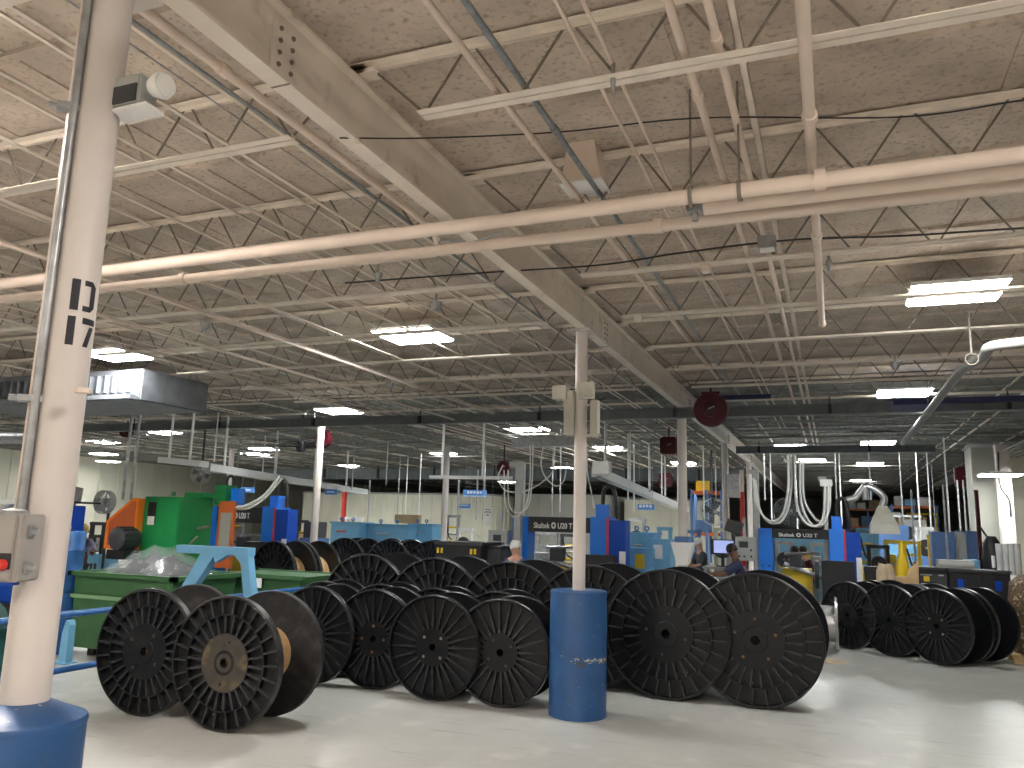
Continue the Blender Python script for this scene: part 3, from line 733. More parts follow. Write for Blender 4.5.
MB().prism([(l1+.18, 1.5), (l1+.42, 1.5), (l1+.22, 1.40)], -.05, .05).build('gusset', M_lblue, t)
p = aty(67, 645, 8.1)
t = thing('support_leg', 'short light blue leg with a rounded top left of the green bin', 'steel leg', (p.x, 8.1, 0))
MB().prism([(-.07, 0), (.07, 0), (.06, .50), (.03, .56), (-.01, .56), (-.06, .40)], -.05, .05).build('upright', M_lblue, t)
MB().box(-.12, .12, -.1, .1, 0, .02).build('foot_plate', M_lblue, t)
# blue drums and tarp behind near column
p = aty(63, 600, 8.0)
for z, l in ((0.0, 'lower blue plastic drum left of the green bin'), (.86, 'upper blue drum stacked on another left of the green bin')):
    t = thing('plastic_drum', l, 'drum', (aty(57, 600, 8.6).x, 8.6, z), 0, 'stacked blue drums')
    MB().lathe([(0, 0), (.27, 0), (.285, .03), (.285, .25), (.295, .27), (.285, .29), (.285, .56), (.295, .58), (.285, .6), (.285, .82), (.27, .85), (0, .85)], 32).build('body', M_railblue, t)
    MB().lathe([(.0, .85), (.04, .85), (.04, .87), (0, .87)], 12, 'z', Matrix.Translation((.15, 0, 0))).build('bung', M_black, t)
def crumple(label, x, y, sx, sy, h, m, name='covered_pile'):
    vs = []; fs = []; n = 14
    for i in range(n+1):
        for j in range(n+1):
            u = i/n; v = j/n; e = min(1, 6*min(u, 1-u, v, 1-v))
            vs.append(((u-.5)*sx*(1+.12*(1-e)), (v-.5)*sy*(1+.12*(1-e)), h*(e**.6)*(.92+.08*math.sin(7*u+3*v))+.02*math.sin(20*u)*math.sin(17*v)))
    for i in range(n):
        for j in range(n): fs.append((i*(n+1)+j, (i+1)*(n+1)+j, (i+1)*(n+1)+j+1, i*(n+1)+j+1))
    return tag(MB().add(vs, fs, True).build(name, m, None, (x, y, 0)), label, 'covered pile')
crumple('dark teal tarpaulin over a pile at the left edge below the control box', aty(-82, 640, 5.0).x, 5.0, 1.1, 1.4, 1.22, M_teal)

# ------------------------------------------------------------------ green / orange machine
t = thing('green_machine', 'bright green box machine with an orange guard behind the bin', 'machine', (-10.73, 11.0, 0))
MB().bbox(-.82, 0, 0, .85, 1.0, 2.30, .015).build('cabinet', M_green, t)
MB().bbox(-.9, .1, -.05, 1.0, 0, 1.0, .01).build('base', M_green, t)
MB().box(-.70, -.52, -.012, 0, 1.82, 2.2).build('label_plate', M_black, t)
MB().box(-.69, -.53, -.016, -.012, 1.8, 1.95).build('paper_label', M_paper, t)
MB().prism([(-1.55, 1.35), (-1.55, 1.85), (-.98, 2.26), (-.82, 2.26), (-.82, 1.35)], -.12, .5).build('belt_guard', M_orange, t)
MB().prism([(-1.48, 1.42), (-1.48, 1.83), (-.97, 2.2), (-.88, 2.2), (-.88, 1.42)], -.125, -.12).build('guard_inset', M_burnt, t)
mo = MB().lathe([(0, -.02), (.12, -.02), (.19, .03), (.2, .35), (.17, .42), (0, .42)], 28, 'y', Matrix.Translation((-.85, -.52, 1.55)))
for k in range(14): mo.box(.185, .215, .04, .34, -.008, .008, Matrix.Translation((-.85, -.52, 1.55)) @ Matrix.Rotation(2*PI*k/14, 4, 'Y'))
mo.build('motor', M_charcoal, t)
MB().box(-1.1, -.7, -.45, -.1, 1.2, 1.36).build('motor_mount', M_black, t)
MB().lathe([(.02, -.012), (.04, -.012), (.04, .012), (.02, .012)], 16, 'y', Matrix.Translation((-.25, .1, 2.36)), closed=True).build('lifting_eye', M_green, t)
pn = MB().bbox(.12, .49, .85, .92, 1.05, 2.26, .01); pn.build('orange_panel', M_burnt, t)
MB().box(.20, .44, .83, .85, 1.45, 2.05).build('panel_window', M_boxgrey, t)
MB().bar((.0, .5, 1.75), (.35, .4, 1.8), .04, .04).tube([(.02, .3, 1.3), (.1, .25, 1.5), (.2, .3, 1.62)], .02, 8).build('lever', M_web, t)
MB().bbox(-.4, .05, .5, .8, 2.3, 2.40, .01).build('upper_housing', M_green, t)
MB().bbox(-.05, .22, .9, 1.2, 2.2, 2.56, .01).build('rear_housing', M_green, t)
MB().tube(catmull([(.05, 1.1, 2.56), (.05, 1.1, 2.68), (.12, 1.1, 2.74), (.19, 1.1, 2.68), (.19, 1.1, 2.5)]), .025, 10).build('hose', M_hose, t)
MB().bbox(.24, .42, 1.0, 1.2, 2.2, 2.5, .01).build('blue_cover', M_mblue, t)
MB().tube(catmull([(.48, .9, 2.15), (.7, .95, 2.2), (.95, 1.1, 2.4), (1.1, 1.3, 2.75)]), .025, 8).tube(catmull([(.48, .95, 2.12), (.74, 1.0, 2.16), (1.01, 1.1, 2.38), (1.16, 1.3, 2.72)]), .02, 8).build('white_hose', M_cable, t)

# ------------------------------------------------------------------ blue portal machines with black lettered crossbeams
def portal(label, x0, x1, Y, ztop, lettering, zb=1.84, dark_side=True):
    """front view from x0 to x1 at depth Y"""
    W = x1 - x0; t = thing('winding_machine', label, 'machine', (x0, Y, 0))
    tw = W*.14
    MB().bbox(0, tw, 0, .45, .35, ztop, .01).build('left_tower', M_mblue, t)
    MB().box(tw*.15, tw*.85, -.01, 0, .45, .95).box(-.05, tw+.05, -.1, .6, 0, .35).build('tower_base', M_black, t)
    MB().box(tw*.2, tw*.32, -.006, 0, 1.25, 1.28).box(tw*.68, tw*.8, -.006, 0, 1.25, 1.28).build('fastener_row', M_black, t)
    MB().bbox(tw, W*.70, .02, .35, zb, ztop - .0, .01).build('crossbeam', M_black, t)
    mx = tw + (W*.70 - tw)*(.46 if Y > 16.5 else .40)
    s = (ztop - zb)*.52
    text('beam_lettering', lettering, s, M_signw, t, (mx, .012, (zb+ztop)/2 - .03), 0, bold=s*.012, sx=W*(.40 if Y > 16.5 else .36)/(s*7.2), depth=.006)
    MB().bbox(W*.70, W*.86, -.05, .5, 1.4, ztop+.02, .01).build('right_tower', M_mblue, t)
    MB().box(W*.84, W*.86, -.056, -.05, 1.4, ztop).build('red_trim', M_red, t)
    MB().bbox(W*.86, W, -.05, .35, .0, ztop-.04, .01).build('side_cabinet', M_dblue, t)
    MB().bbox(W*.62, W*.93, -.35, -.05, .25, 1.42, .01).build('black_guard', M_black, t)
    MB().box(W*.95, W*1.0+.005, -.06, -.05, .55, 1.5).build('white_label', M_paper, t)
    MB().bbox(W*.73, W*.83, .1, .35, ztop, ztop+.28, .01).build('top_post', M_mblue, t)
    MB().tube(catmull([(W*.78, .2, ztop+.28), (W*.79, .2, ztop+.55), (W*.84, .2, ztop+.66), (W*.88, .2, ztop+.55), (W*.91, .2, ztop)]), .04, 10).build('hose_loop', M_hose, t)
    MB().bbox(-.5, -.06, -.15, .1, 1.35, 1.85, .01).build('control_panel', M_greym, t)
    MB().box(-.38, -.2, -.156, -.15, 1.62, 1.75).box(-.4, -.36, -.16, -.15, 1.42, 1.46).box(-.3, -.26, -.16, -.15, 1.42, 1.46).box(-.16, -.12, -.16, -.15, 1.42, 1.46).box(-.16, -.12, -.16, -.15, 1.55, 1.59).build('button_set', M_charcoal, t)
    MB().bar((-.28, 0, 1.85), (-.28, 0, 2.25), .06, .06).build('panel_arm', M_greym, t)
    # inner works
    MB().bbox(tw+.15, tw+.75, .5, 1.1, .0, 1.2, .01).build('gearbox', M_yellow, t)
    MB().tube([(tw+.2, .4, 1.3), (W*.68, .5, 1.0)], .05, 12).tube([(tw+.2, .6, 1.5), (W*.6, .5, 1.55)], .03, 8).build('traverse_shaft', M_galv, t)
    MB().lathe([(0, 0), (.30, 0), (.30, .08), (0, .08)], 28, 'x', Matrix.Translation((W*.55, .5, 1.1))).build('pintle_wheel', M_charcoal, t)
    MB().bbox(W*.3, W*.42, .3, .5, 1.25, 1.5, .01).build('traverse_carriage', M_charcoal, t)
    return t
p0 = aty(513, 516, 16.0); p1 = aty(626, 519, 16.0)
portal('blue winding machine with black lettered crossbeam behind the centre column', p0.x, p1.x, 16.0, p0.z, 'Skaltek \u25CE U20 T')
p0 = aty(758, 528, 18.0); p1 = aty(860, 528, 18.0)
portal('blue winding machine with black lettered crossbeam right of centre, under looped white cables', p0.x, p1.x, 18.0, p0.z, 'Skaltek \u25CE U20 T')
p0 = aty(206, 506, 15.5); p1 = aty(290, 506, 15.5)
portal('dark blue winding machine at the left behind the orange panel', p0.x, p1.x, 15.5, p0.z - .0, 'Skaltek \u25CE U20 T')

# hanging white cable loops
def loops(label, groups, Y, r=.02, name='cable_loop', m=None, grp=None):
    for pts, l in groups:
        P_ = catmull([aty(px, py, Y + dy) for px, py, dy in pts], 8)
        o = P_[0].copy()
        tag(MB().tube([q - o for q in P_], r, 8).build(name, m or M_cable, None, o), l, 'cable', grp)
grp = None
loops('', [([(788, 455, 0), (788, 490, 0), (782, 515, 0), (770, 521, 0), (758, 508, 0), (753, 478, 0)], 'outer white cable looping from the ceiling lamp to the left mast'),
           ([(791, 455, .1), (791, 492, .1), (784, 518, .1), (771, 523, .1), (760, 510, .1), (755, 480, .1)], 'inner white cable looping from the ceiling lamp to the left mast'),
           ([(795, 455, 0), (796, 500, 0), (804, 521, 0), (815, 526, 0), (823, 518, 0), (825, 486, 0)], 'left white cable of the right hand loop bundle'),
           ([(800, 460, .1), (801, 500, .1), (808, 520, .1), (818, 527, .1), (827, 516, .1), (828, 486, .1)], 'middle white cable of the right hand loop bundle'),
           ([(803, 460, .2), (804, 498, .2), (813, 516, .2), (821, 521, .2), (829, 510, .2), (830, 486, .2)], 'right white cable of the right hand loop bundle')], 17.7, .024)
loops('', [([(530, 445, 0), (530, 480, 0), (526, 505, 0), (516, 517, 0), (506, 507, 0), (504, 470, 0)], 'white cable hanging in a loop left of the centre column, outer'),
           ([(533, 445, .1), (532, 482, .1), (528, 506, .1), (517, 513, .1), (509, 503, .1), (508, 470, .1)], 'white cable hanging in a loop left of the centre column, inner'),
           ([(555, 447, .2), (553, 470, .2), (545, 480, .2), (533, 488, .2), (520, 492, .2), (505, 490, .2), (498, 478, .2), (503, 465, .2)], 'thin white cable sweeping left from below the lamp'),
           ([(543, 447, .3), (541, 465, .3), (546, 478, .3), (556, 486, .3), (564, 480, .3), (567, 462, .3)], 'thin white cable forming a wide loop left of the centre column'),
           ([(588, 448, .2), (587, 470, .2), (591, 490, .2), (594, 508, .2)], 'white cable dropping right of the centre column')], 15.7, .014)
def mast(px0, py0, px1, py1, Y, label, w=.12):
    a = aty(px0, py0, Y); b = aty(px1, py1, Y)
    t = thing('cable_mast', label, 'mast', (b.x, Y, 0))
    MB().box(-w/2, w/2, -w/2, w/2, 0, a.z).build('post', M_greym, t)
    MB().box(-w*1.5, w/2, -w/2, w/2, a.z, a.z+.09).build('arm', M_greym, t)
mast(519, 466, 518, 540, 15.9, 'grey cable mast left of the lettered blue machine behind the centre', .14)
mast(756, 474, 757, 530, 18.1, 'grey cable mast at the left tower of the right lettered machine', .12)
mast(825, 481, 826, 520, 18.2, 'grey cable outlet post at the right tower of the right lettered machine', .08)
tag(MB().bbox(-.12, .12, -.08, .08, -.07, .07).build('outlet_box', M_white, None, aty(826, 483, 17.9)), 'white outlet box where the right cable bundle ends', 'electrical box')

# ------------------------------------------------------------------ lamps
def lamp_proto(w=.84, d=.72):
    t = thing('ceiling_lamp', 'x', 'ceiling lamp', (0, 0, 0))
    MB().box(-w/2-.012, w/2+.012, -d/2-.012, d/2+.012, .05, .062).box(-w/2-.012, w/2+.012, -d/2-.012, -d/2-.002, .022, .05).box(-w/2-.012, w/2+.012, d/2+.002, d/2+.012, .022, .05).box(-w/2-.012, -w/2-.002, -d/2, d/2, .022, .05).box(w/2+.002, w/2+.012, -d/2, d/2, .022, .05).box(-w*.25, w*.25, -d*.2, d*.2, .062, .10).build('housing', M_white, t)
    MB().bbox(-w/2, w/2, -d/2, d/2, 0, .05, .012).build('lens', M_lens, t)
    for sx in (-1, 1): MB().tube([(sx*w*.35, 0, .06), (sx*w*.35, 0, .25)], .004, 6).build('hanger_wire', M_galv, t)
    return t
LZ = 4.40
lp = lamp_proto(); lk = kids(lp); first = True
lamps = [(1.23, 8.87, 'large bright ceiling lamp at the right edge, nearest one in the picture'), (-5.11, 9.07, 'bright ceiling lamp left of centre above the four bolt reel'),
         (-10.33, 8.96, 'bright ceiling lamp just right of the stencilled column'), (-10.42, 15.23, 'ceiling lamp before the dark beam, left of centre'),
         (1.21, 15.23, 'ceiling lamp in front of the curved grey pipe at the right'), (-18.7, 18.44, 'ceiling lamp over the green machine'),
         (-7.24, 19.21, 'ceiling lamp just left of the centre column'), (-6.5, 24.07, 'ceiling lamp just right of the centre column'),
         (-1.11, 24.34, 'ceiling lamp above the left white cable loops'), (1.18, 23.76, 'ceiling lamp before the second dark beam at the right'),
         (-.64, 29.27, 'ceiling lamp above the right white cable loops'), (1.24, 30.64, 'third ceiling lamp down the right hand line'),
         (1.22, 40.64, 'farthest ceiling lamp of the right hand line, above the white hood'), (aty(1000, 476, 22.5).x, 22.5, 'ceiling lamp near the right hand wall'),
         (-13.01, 25.6, 'ceiling lamp over the black crate'), (-20.83, 31.63, 'small ceiling lamp right of the hanging black fan'),
         (-19.19, 23.49, 'upper of two close ceiling lamps above the dark blue machine'), (-21.15, 25.37, 'lower of two close ceiling lamps above the dark blue machine'),
         (-23.7, 20.48, 'top one of three stacked far lamps right of the stencilled column'), (-28.57, 24.8, 'middle one of three stacked far lamps right of the stencilled column'),
         (-32.5, 28.5, 'bottom one of three stacked far lamps right of the stencilled column'), (-5.24, 30.41, 'ceiling lamp behind the second white column'),
         (-10.85, 32.96, 'far ceiling lamp left of the centre column, low'), (-5.44, 39.59, 'far low ceiling lamp near the second white column'),
         (-5.11, 2.55, 'x'), (1.23, 1.8, 'x'), (-5.11, -3.8, 'x'), (1.23, -3.8, 'x'), (-10.33, 2.5, 'x'), (-16.8, 9, 'x'), (-24, 12, 'x'), (-18, 44, 'x')]
hid = ['left overhead', 'right overhead, added for light', 'left rear, added for light', 'right rear, added for light', 'far left, added for light', 'left bay', 'left wall', 'deep left']
hi = 0
for x, y, l in lamps:
    if l == 'x': l = 'ceiling lamp outside the picture, %s' % hid[hi]; hi += 1
    z = aty(1000, 476, 22.5).z if 'near the right hand wall' in l else LZ
    if first: lp.location = (x, y, z); lp['label'] = l; lp['group'] = 'flat ceiling lamps'; first = False; o = lp
    else: o = dup(lp, (x, y, z), 0, l, 'flat ceiling lamps', lk)
    if y < 4:  # lamps by the camera, boosted; all but left overhead added to brighten the ceiling
        for c in kids(o):
            if c.name.startswith('lens'):
                c.data = c.data.copy(); c.data.materials[0] = M_lensnear
# keep the ones nobody sees out of the picture's way
# ------------------------------------------------------------------ maroon reels, red items
def disc_reel(px, py, Y, r, label, square=False):
    p = aty(px, py, Y); t = thing('hose_reel', label, 'hose reel', (p.x, Y, p.z))
    if square: MB().bbox(-r, r, -.12, .12, -r, r, .03).build('housing', M_maroon, t)
    else:
        MB().lathe([(0, -.10), (r*.28, -.10), (r*.30, -.06), (r*.42, -.055), (r*.45, -.085), (r*.97, -.09), (r, -.07), (r, .07), (0, .09)], 40, 'y').build('housing', M_maroon, t)
        MB().lathe([(0, -.115), (r*.2, -.11), (r*.22, -.1)], 20, 'y').build('hub_cap', M_black, t)
    MB().box(-.15, .15, -.05, .05, r*.95, r*1.08).bar((0, 0, r), (0, 0, max(r+.1, 4.36-p.z)), .03, .03).build('bracket', M_maroon, t)
    MB().bar((-.03, -.125, .0), (.08, -.125, .05), .012, .012).build('sticker', M_greym, t)
    return t
disc_reel(711, 410, 13.9, .29, 'large round maroon hose reel hanging at the dark beam')
disc_reel(669, 446, 19, .20, 'square maroon hose reel left of the second white column', True)
disc_reel(666, 480, 26, .22, 'lower maroon hose reel behind the second white column, faint', True)
disc_reel(965, 477, 26, .27, 'maroon hose reel near the right hand wall', True)
disc_reel(324, 439, 16.0, .20, 'round maroon hose reel behind the left of centre column')
disc_reel(127, 431, 16.5, .19, 'dark maroon hose reel left, above the white busway')
disc_reel(504, 468, 22, .20, 'maroon hose reel left of the cable mast')
def pole(label, px, y_top, y_bot, Y, r, m, name='standpipe', z0=0, cat='pipe'):
    a = aty(px, y_top, Y); ob = MB().lathe([(0, z0), (r, z0), (r, a.z), (0, a.z)], 14).build(name, m, None, (a.x, Y, 0)); return tag(ob, label, cat)
pole('red standpipe right of the far white columns', 742, 492, 560, 20.5, .055, M_red)
pole('cream upper pipe above the red standpipe', 741.5, 470, 492, 20.6, .05, M_pipe, z0=aty(742, 492, 20.5).z)
pole('dark red standpipe before the white partition at left', 345, 489, 540, 27, .10, M_red)
pole('maroon standpipe at the right hand wall', 976, 490, 575, 22, .05, M_maroon)
for i, (px, yt, yb, Y) in enumerate([(552, 470, 515, 21), (560, 455, 512, 19), (575, 480, 520, 22), (606, 450, 476, 15.5), (628, 470, 500, 20), (634, 470, 512, 22), (650, 470, 492, 20), (662, 468, 505, 24), (704, 480, 512, 23),
     (716, 470, 505, 25), (765, 460, 500, 24), (772, 470, 520, 26), (838, 480, 530, 24), (842, 470, 525, 26), (871, 465, 500, 23), (903, 480, 520, 25), (921, 470, 540, 24), (932, 480, 540, 26), (936, 470, 535, 30), (950, 490, 535, 22),
     (214, 440, 462, 14.5), (237, 450, 470, 17), (262, 455, 480, 19), (275, 460, 484, 20), (397, 470, 522, 26), (405, 480, 520, 27), (418, 470, 524, 25), (441, 475, 540, 22), (30, 450, 500, 14), (46, 455, 505, 15), (352, 470, 490, 20), (386, 470, 485, 21)]):
    a = aty(px, yb, Y); tag(MB().lathe([(0, 0), (.018, 0), (.018, 4.36 - a.z), (0, 4.36 - a.z)], 8).build('drop_conduit', M_white if i % 3 else M_galv, None, (a.x, Y, a.z)), 'one of the thin pale conduits dropping from the roof over the machines', 'conduit', 'thin drop conduits over the machines')
for i, (px, yt, yb, Y, l) in enumerate([(137, 370, 500, 11.6, 'left tall drop pipe above the orange guard'), (146, 360, 500, 12.2, 'right tall drop pipe above the orange guard'), (129, 445, 500, 13, 'short white drop pipe left of the tall pair'),
                         (370, 480, 530, 25, 'thin drop pipe before the white partition'), (459, 480, 535, 18, 'thin drop conduit left of the hanging blue sign'), (485, 460, 520, 20, 'thin drop conduit beside the paper sign'),
                         (478, 470, 520, 21, 'second thin drop conduit beside the paper sign'), (796, 480, 540, 26, 'white drop pipe behind the cable loops'), (943, 485, 575, 18.5, 'thin drop pipe left of the lockers'), (957, 480, 560, 24, 'grey drop pipe behind the lockers'),
                         (963, 480, 560, 24.6, 'second grey drop pipe behind the lockers'), (911, 490, 575, 20, 'dark post behind the yellow cone')]):
    pole(l, px, yt, yb, Y, .028 if Y < 15 else .022, M_galv if i not in (2, 7) else M_white, 'drop_pipe', z0=aty(px, yb, Y).z)

# white busway trays
def busway(label, a, b, w=.22, h=.16):
    a = Vector(a); b = Vector(b); t = thing('cable_busway', label, 'busway', a); d = b - a
    MB().bar((0, 0, 0), d, w, h).build('trunking', M_busway, t)
    n = max(2, int(d.length/2.2))
    for i in range(n):
        q = d*((i+.3)/n)
        MB().bar(q + Vector((0, 0, h/2)), q + Vector((0, 0, 4.3 - a.z)), .04, .04).build('hanger_rod', M_white, t)
busway('white busway box at the left running back over the green machine', aty(163, 460, 13.5), aty(204, 464, 13.5), .3, .13)
busway('long white busway receding over the dark blue machine', aty(206, 467, 14.0), aty(365, 492, 24), .22, .17)
busway('long white busway receding right of the centre column', aty(596, 472, 15), aty(686, 510, 27), .18, .18)
busway('thin white busway left of the cable mast', aty(430, 477, 16), aty(512, 478, 16), .08, .07)
tag(MB().bbox(-.16, .16, -.12, .12, -.12, .12).build('busway_end_box', M_white, None, aty(602, 468, 14.8)), 'white end box of the long busway right of the centre column', 'electrical box')
# grey duct segment behind the centre column
t = thing('sheet_duct', 'silver sheet metal duct piece behind the centre column', 'duct', aty(545, 443, 17)); MB().bar((-.75, 0, 0), (.75, 0, .03), .35, .22).build('trunk', M_galv, t)

# curved round duct at the right
pts = [atz(1090, 335, 4.0), atz(1024, 342, 4.0), atz(990, 347, 4.0), (1.62, 10.0, 3.98), (1.50, 10.5, 3.95), (1.46, 11.3, 3.93), (1.46, 14, 3.93), (1.44, 17.5, 3.93), (1.43, 19, 3.93)]
o = MB().tube([Vector(q) for q in catmull(pts, 8)], .055, 20).build('round_duct', M_ductgrey, None)
tag(o, 'curved grey metal pipe bending down the hall at the right', 'pipe')
for y in (10.0, 14.5): MB().bar((1.5, y, 4.0), (1.5, y, 4.5), .02, .02).lathe([(.06, -.015), (.07, -.015), (.07, .015), (.06, .015)], 20, 'y', Matrix.Translation((1.5, y, 3.95)), closed=True).build('hanger', M_web, o)

# air handler with louvres at left
pa = aty(-40, 340, 9.0); 
t = thing('air_handler', 'grey louvred air unit hanging behind the stencilled column', 'air unit', (aty(140, 395, 9.5).x - 1.55, 9.5, aty(140, 400, 9.5).z))
MB().bbox(-2.6, 1.55, .0, 1.5, 0, .52, .02).build('casing', M_airgrey, t)
lv = MB().box(-2.4, 1.40, -.02, 0, .10, .13).box(-2.4, 1.40, -.02, 0, .42, .45)
for i in range(22):
    x = -2.35 + i*.17
    lv.add([(x, -.01, .13), (x+.13, -.09, .13), (x+.13, -.09, .42), (x, -.01, .42)], [(0,1,2,3)]); lv.add([(x+.135, -.09, .13), (x+.15, -.0, .13), (x+.15, .0, .42), (x+.135, -.09, .42)], [(0,1,2,3)])
lv.build('louvre_panel', M_airgrey, t)
MB().bbox(-2.6, 1.55, -.22, 0, -.02, .07, .02).build('drip_lip', M_airgrey, t)
p = aty(0, 437, 10)
tag(MB().tube([(-4, 0, 0), (.45, 0, 0)], .12, 20).build('round_duct', M_galv, None, aty(31, 437, 10)), 'grey round duct at the left edge below the air unit', 'duct')

# fans
def fan(label, px, py, Y, r, stand=True, hang=False, m=None, yaw=0):
    p = aty(px, py, Y); t = thing('industrial_fan', label, 'fan', (p.x, Y, 0 if stand else p.z), yaw); z = p.z if stand else 0
    MT = Matrix.Translation((0, 0, z)); m = m or M_galv
    g = MB()
    for k in range(5): g.lathe([(r*(k+1)/5, -.08 + .02*(k == 4)), (r*(k+1)/5+.008, -.08+.02*(k == 4))], 32, 'y', MT)
    g.lathe([(r, -.06), (r+.012, -.06), (r+.012, .10), (r, .10)], 36, 'y', MT, closed=True)
    for k in range(20):
        a = 2*PI*k/20; g.bar(Vector((0, -.09, z)), Vector((r*math.cos(a), -.06, z + r*math.sin(a))), .006, .006)
    g.build('cage', m, t)
    bl = MB()
    for k in range(4):
        M = MT @ Matrix.Rotation(PI/2*k + .3, 4, 'Y'); bl.add([(r*.12, -.03, -.04), (r*.85, -.05, -.12*r/.4), (r*.9, .05, .12*r/.4), (r*.12, .03, .04), (r*.12, -.022, -.04), (r*.85, -.042, -.12*r/.4), (r*.9, .058, .12*r/.4), (r*.12, .038, .04)], [(0,1,2,3), (7,6,5,4), (0,4,5,1), (1,5,6,2), (2,6,7,3)], False, M)
    bl.build('blade_set', M_charcoal if m is not M_greym else M_galv, t)
    MB().lathe([(0, -.06), (.07, -.05), (.09, .0), (.09, .22), (.05, .26), (0, .26)], 20, 'y', MT).build('motor', M_black if m is not M_greym else M_galv, t)
    if stand: MB().tube([(0, .15, .05), (0, .15, z)], .03, 10).lathe([(0, 0), (.32, 0), (.30, .04), (.05, .07), (0, .07)], 24, 'z', Matrix.Translation((0, .15, 0))).build('stand', M_charcoal, t)
    else: MB().bar((0, .15, 0), (0, .15, 4.3 - p.z), .05, .05).build('drop_rod', M_charcoal, t)
fan('grey pedestal fan with round cage left of the orange guard', 104, 502, 13, .24, True, m=M_greym)
fan('dark hanging fan below the white busway box at left', 201, 474, 16, .24, False, yaw=.7)
fan('large dark wall fan behind the white machine right of centre', 714, 512, 24, .38, False, yaw=.5)
fan('dark round fan behind the left white cable loops', 789, 512, 24, .42, False)
# big black hanging ceiling fan
p = aty(301, 447, 16)
t = thing('ceiling_fan', 'large black four blade fan hanging left of the left of centre column', 'fan', (p.x, 16, p.z))
for k in range(4):
    M = Matrix.Rotation(PI/2*k + .35, 4, 'Z'); MB().add([(.12, -.06, .02), (.62, -.10, .05), (.62, .10, -.01), (.12, .06, -.02), (.12, -.06, .03), (.62, -.10, .06), (.62, .10, .0), (.12, .06, -.01)], [(0,1,2,3), (7,6,5,4), (0,4,5,1), (1,5,6,2), (2,6,7,3), (3,7,4,0)], False, M).build('blade', M_black, t)
MB().lathe([(0, -.14), (.09, -.12), (.13, 0), (.10, .14), (.02, .18), (.02, .8), (0, .8)], 20).build('motor', M_black, t)
cg = MB()
for r in (.35, .66): cg.lathe([(r, .10), (r+.01, .10), (r+.01, .115), (r, .115)], 36, closed=True)
for k in range(12): cg.bar((0, 0, .14), (.66*math.cos(k*PI/6), .66*math.sin(k*PI/6), .1), .008, .008)
cg.build('cage', M_black, t)

# ------------------------------------------------------------------ hanging signs
def hsign(label, px, py, Y, w, h, m, lines, tilt=0):
    p = aty(px, py, Y); t = thing('hanging_sign', label, 'sign', (p.x, Y, p.z), tilt)
    MB().box(-w/2, w/2, -.01, .01, -h/2, h/2).build('panel', m, t)
    MB().tube([(-w*.4, 0, h/2), (-w*.4, 0, 4.3-p.z)], .004, 5).tube([(w*.4, 0, h/2), (w*.4, 0, 4.3-p.z)], .004, 5).build('hanging_wire', M_galv, t)
    for k, (rw, rh, dz) in enumerate(lines):     # lettering too small to read: pale or dark strokes
        mb = MB(); n = max(3, int(rw/rh*.9)); st = rw/n
        for q in range(n): mb.box(-rw/2 + q*st, -rw/2 + q*st + st*.72, -.013, -.010, dz - rh/2 + (q % 3)*rh*.1, dz + rh/2)
        mb.build('lettering_strokes', M_signw if m is not M_paper else M_charcoal, t)
hsign('blue hanging sign with white lettering above the black crate', 475, 493.5, 19, .62, .18, M_signb, [(.42, .07, .025), (.60, .03, -.07)], .2)
hsign('smaller blue hanging sign behind the lettered one above the crate', 464, 506, 24, .42, .14, M_signb, [(.30, .05, .02)], .3)
hsign('blue hanging sign right of the centre column over the light blue machine', 646, 507, 20, .42, .14, M_signb, [(.34, .075, .02)])
hsign('blue hanging sign beside the left of centre column', 331, 492, 20, .42, .16, M_signb, [(.26, .05, 0)])
hsign('blue sign behind the dark blue machine at left', 248, 490, 20.5, .55, .16, M_signb, [(.26, .05, 0)])
hsign('white paper notice hanging left of the cable mast', 488, 516, 15.4, .22, .36, M_paper, [(.12, .02, .13), (.16, .025, .08), (.06, .03, .02)])

# ------------------------------------------------------------------ black crates, tanks, cabinets
t = thing('plastic_crate', 'black folding crate with four yellow labels behind the reels', 'crate', (aty(458, 560, 14.0).x, 14.0, 0))
cw = (aty(480, 545, 14).x - aty(435, 545, 14).x)/2
c = MB().bbox(-cw, cw, 0, .9, .15, 1.60, .015)
for k in range(9): c.box(-cw + .1 + k*(2*cw-.2)/8 - .012, -cw + .1 + k*(2*cw-.2)/8 + .012, -.015, 0, .3, 1.35)
c.build('body', M_black, t)
MB().box(-cw-.03, cw+.03, -.03, .93, 1.56, 1.62).build('rim', M_charcoal, t)
for sx in (-.42, -.34, .28, .36): MB().box(sx-.022, sx+.022, -.035, -.018, 1.40, 1.50).build('yellow_label', M_yellow, t)
for sx in (-.4, .4): MB().box(sx-.1, sx+.1, .1, .8, 0, .15).build('foot', M_black, t)
MB().tube(catmull([(-.35, .4, 1.62), (-.15, .4, 1.78), (.1, .4, 1.8), (.4, .4, 1.62)]), .012, 8).build('hoop', M_cable, t)
t = thing('plastic_crate', 'black slatted crate right of the one with yellow labels', 'crate', (aty(491, 560, 14.3).x, 14.3, 0))
c = MB().bbox(-.2, .2, 0, .8, .0, 1.55, .01)
for k in range(6): c.box(-.19 + k*.07, -.165 + k*.07, -.012, 0, .1, 1.5)
c.build('body', M_charcoal, t); MB().box(-.22, .22, -.02, .82, 1.5, 1.56).build('rim', M_black, t)

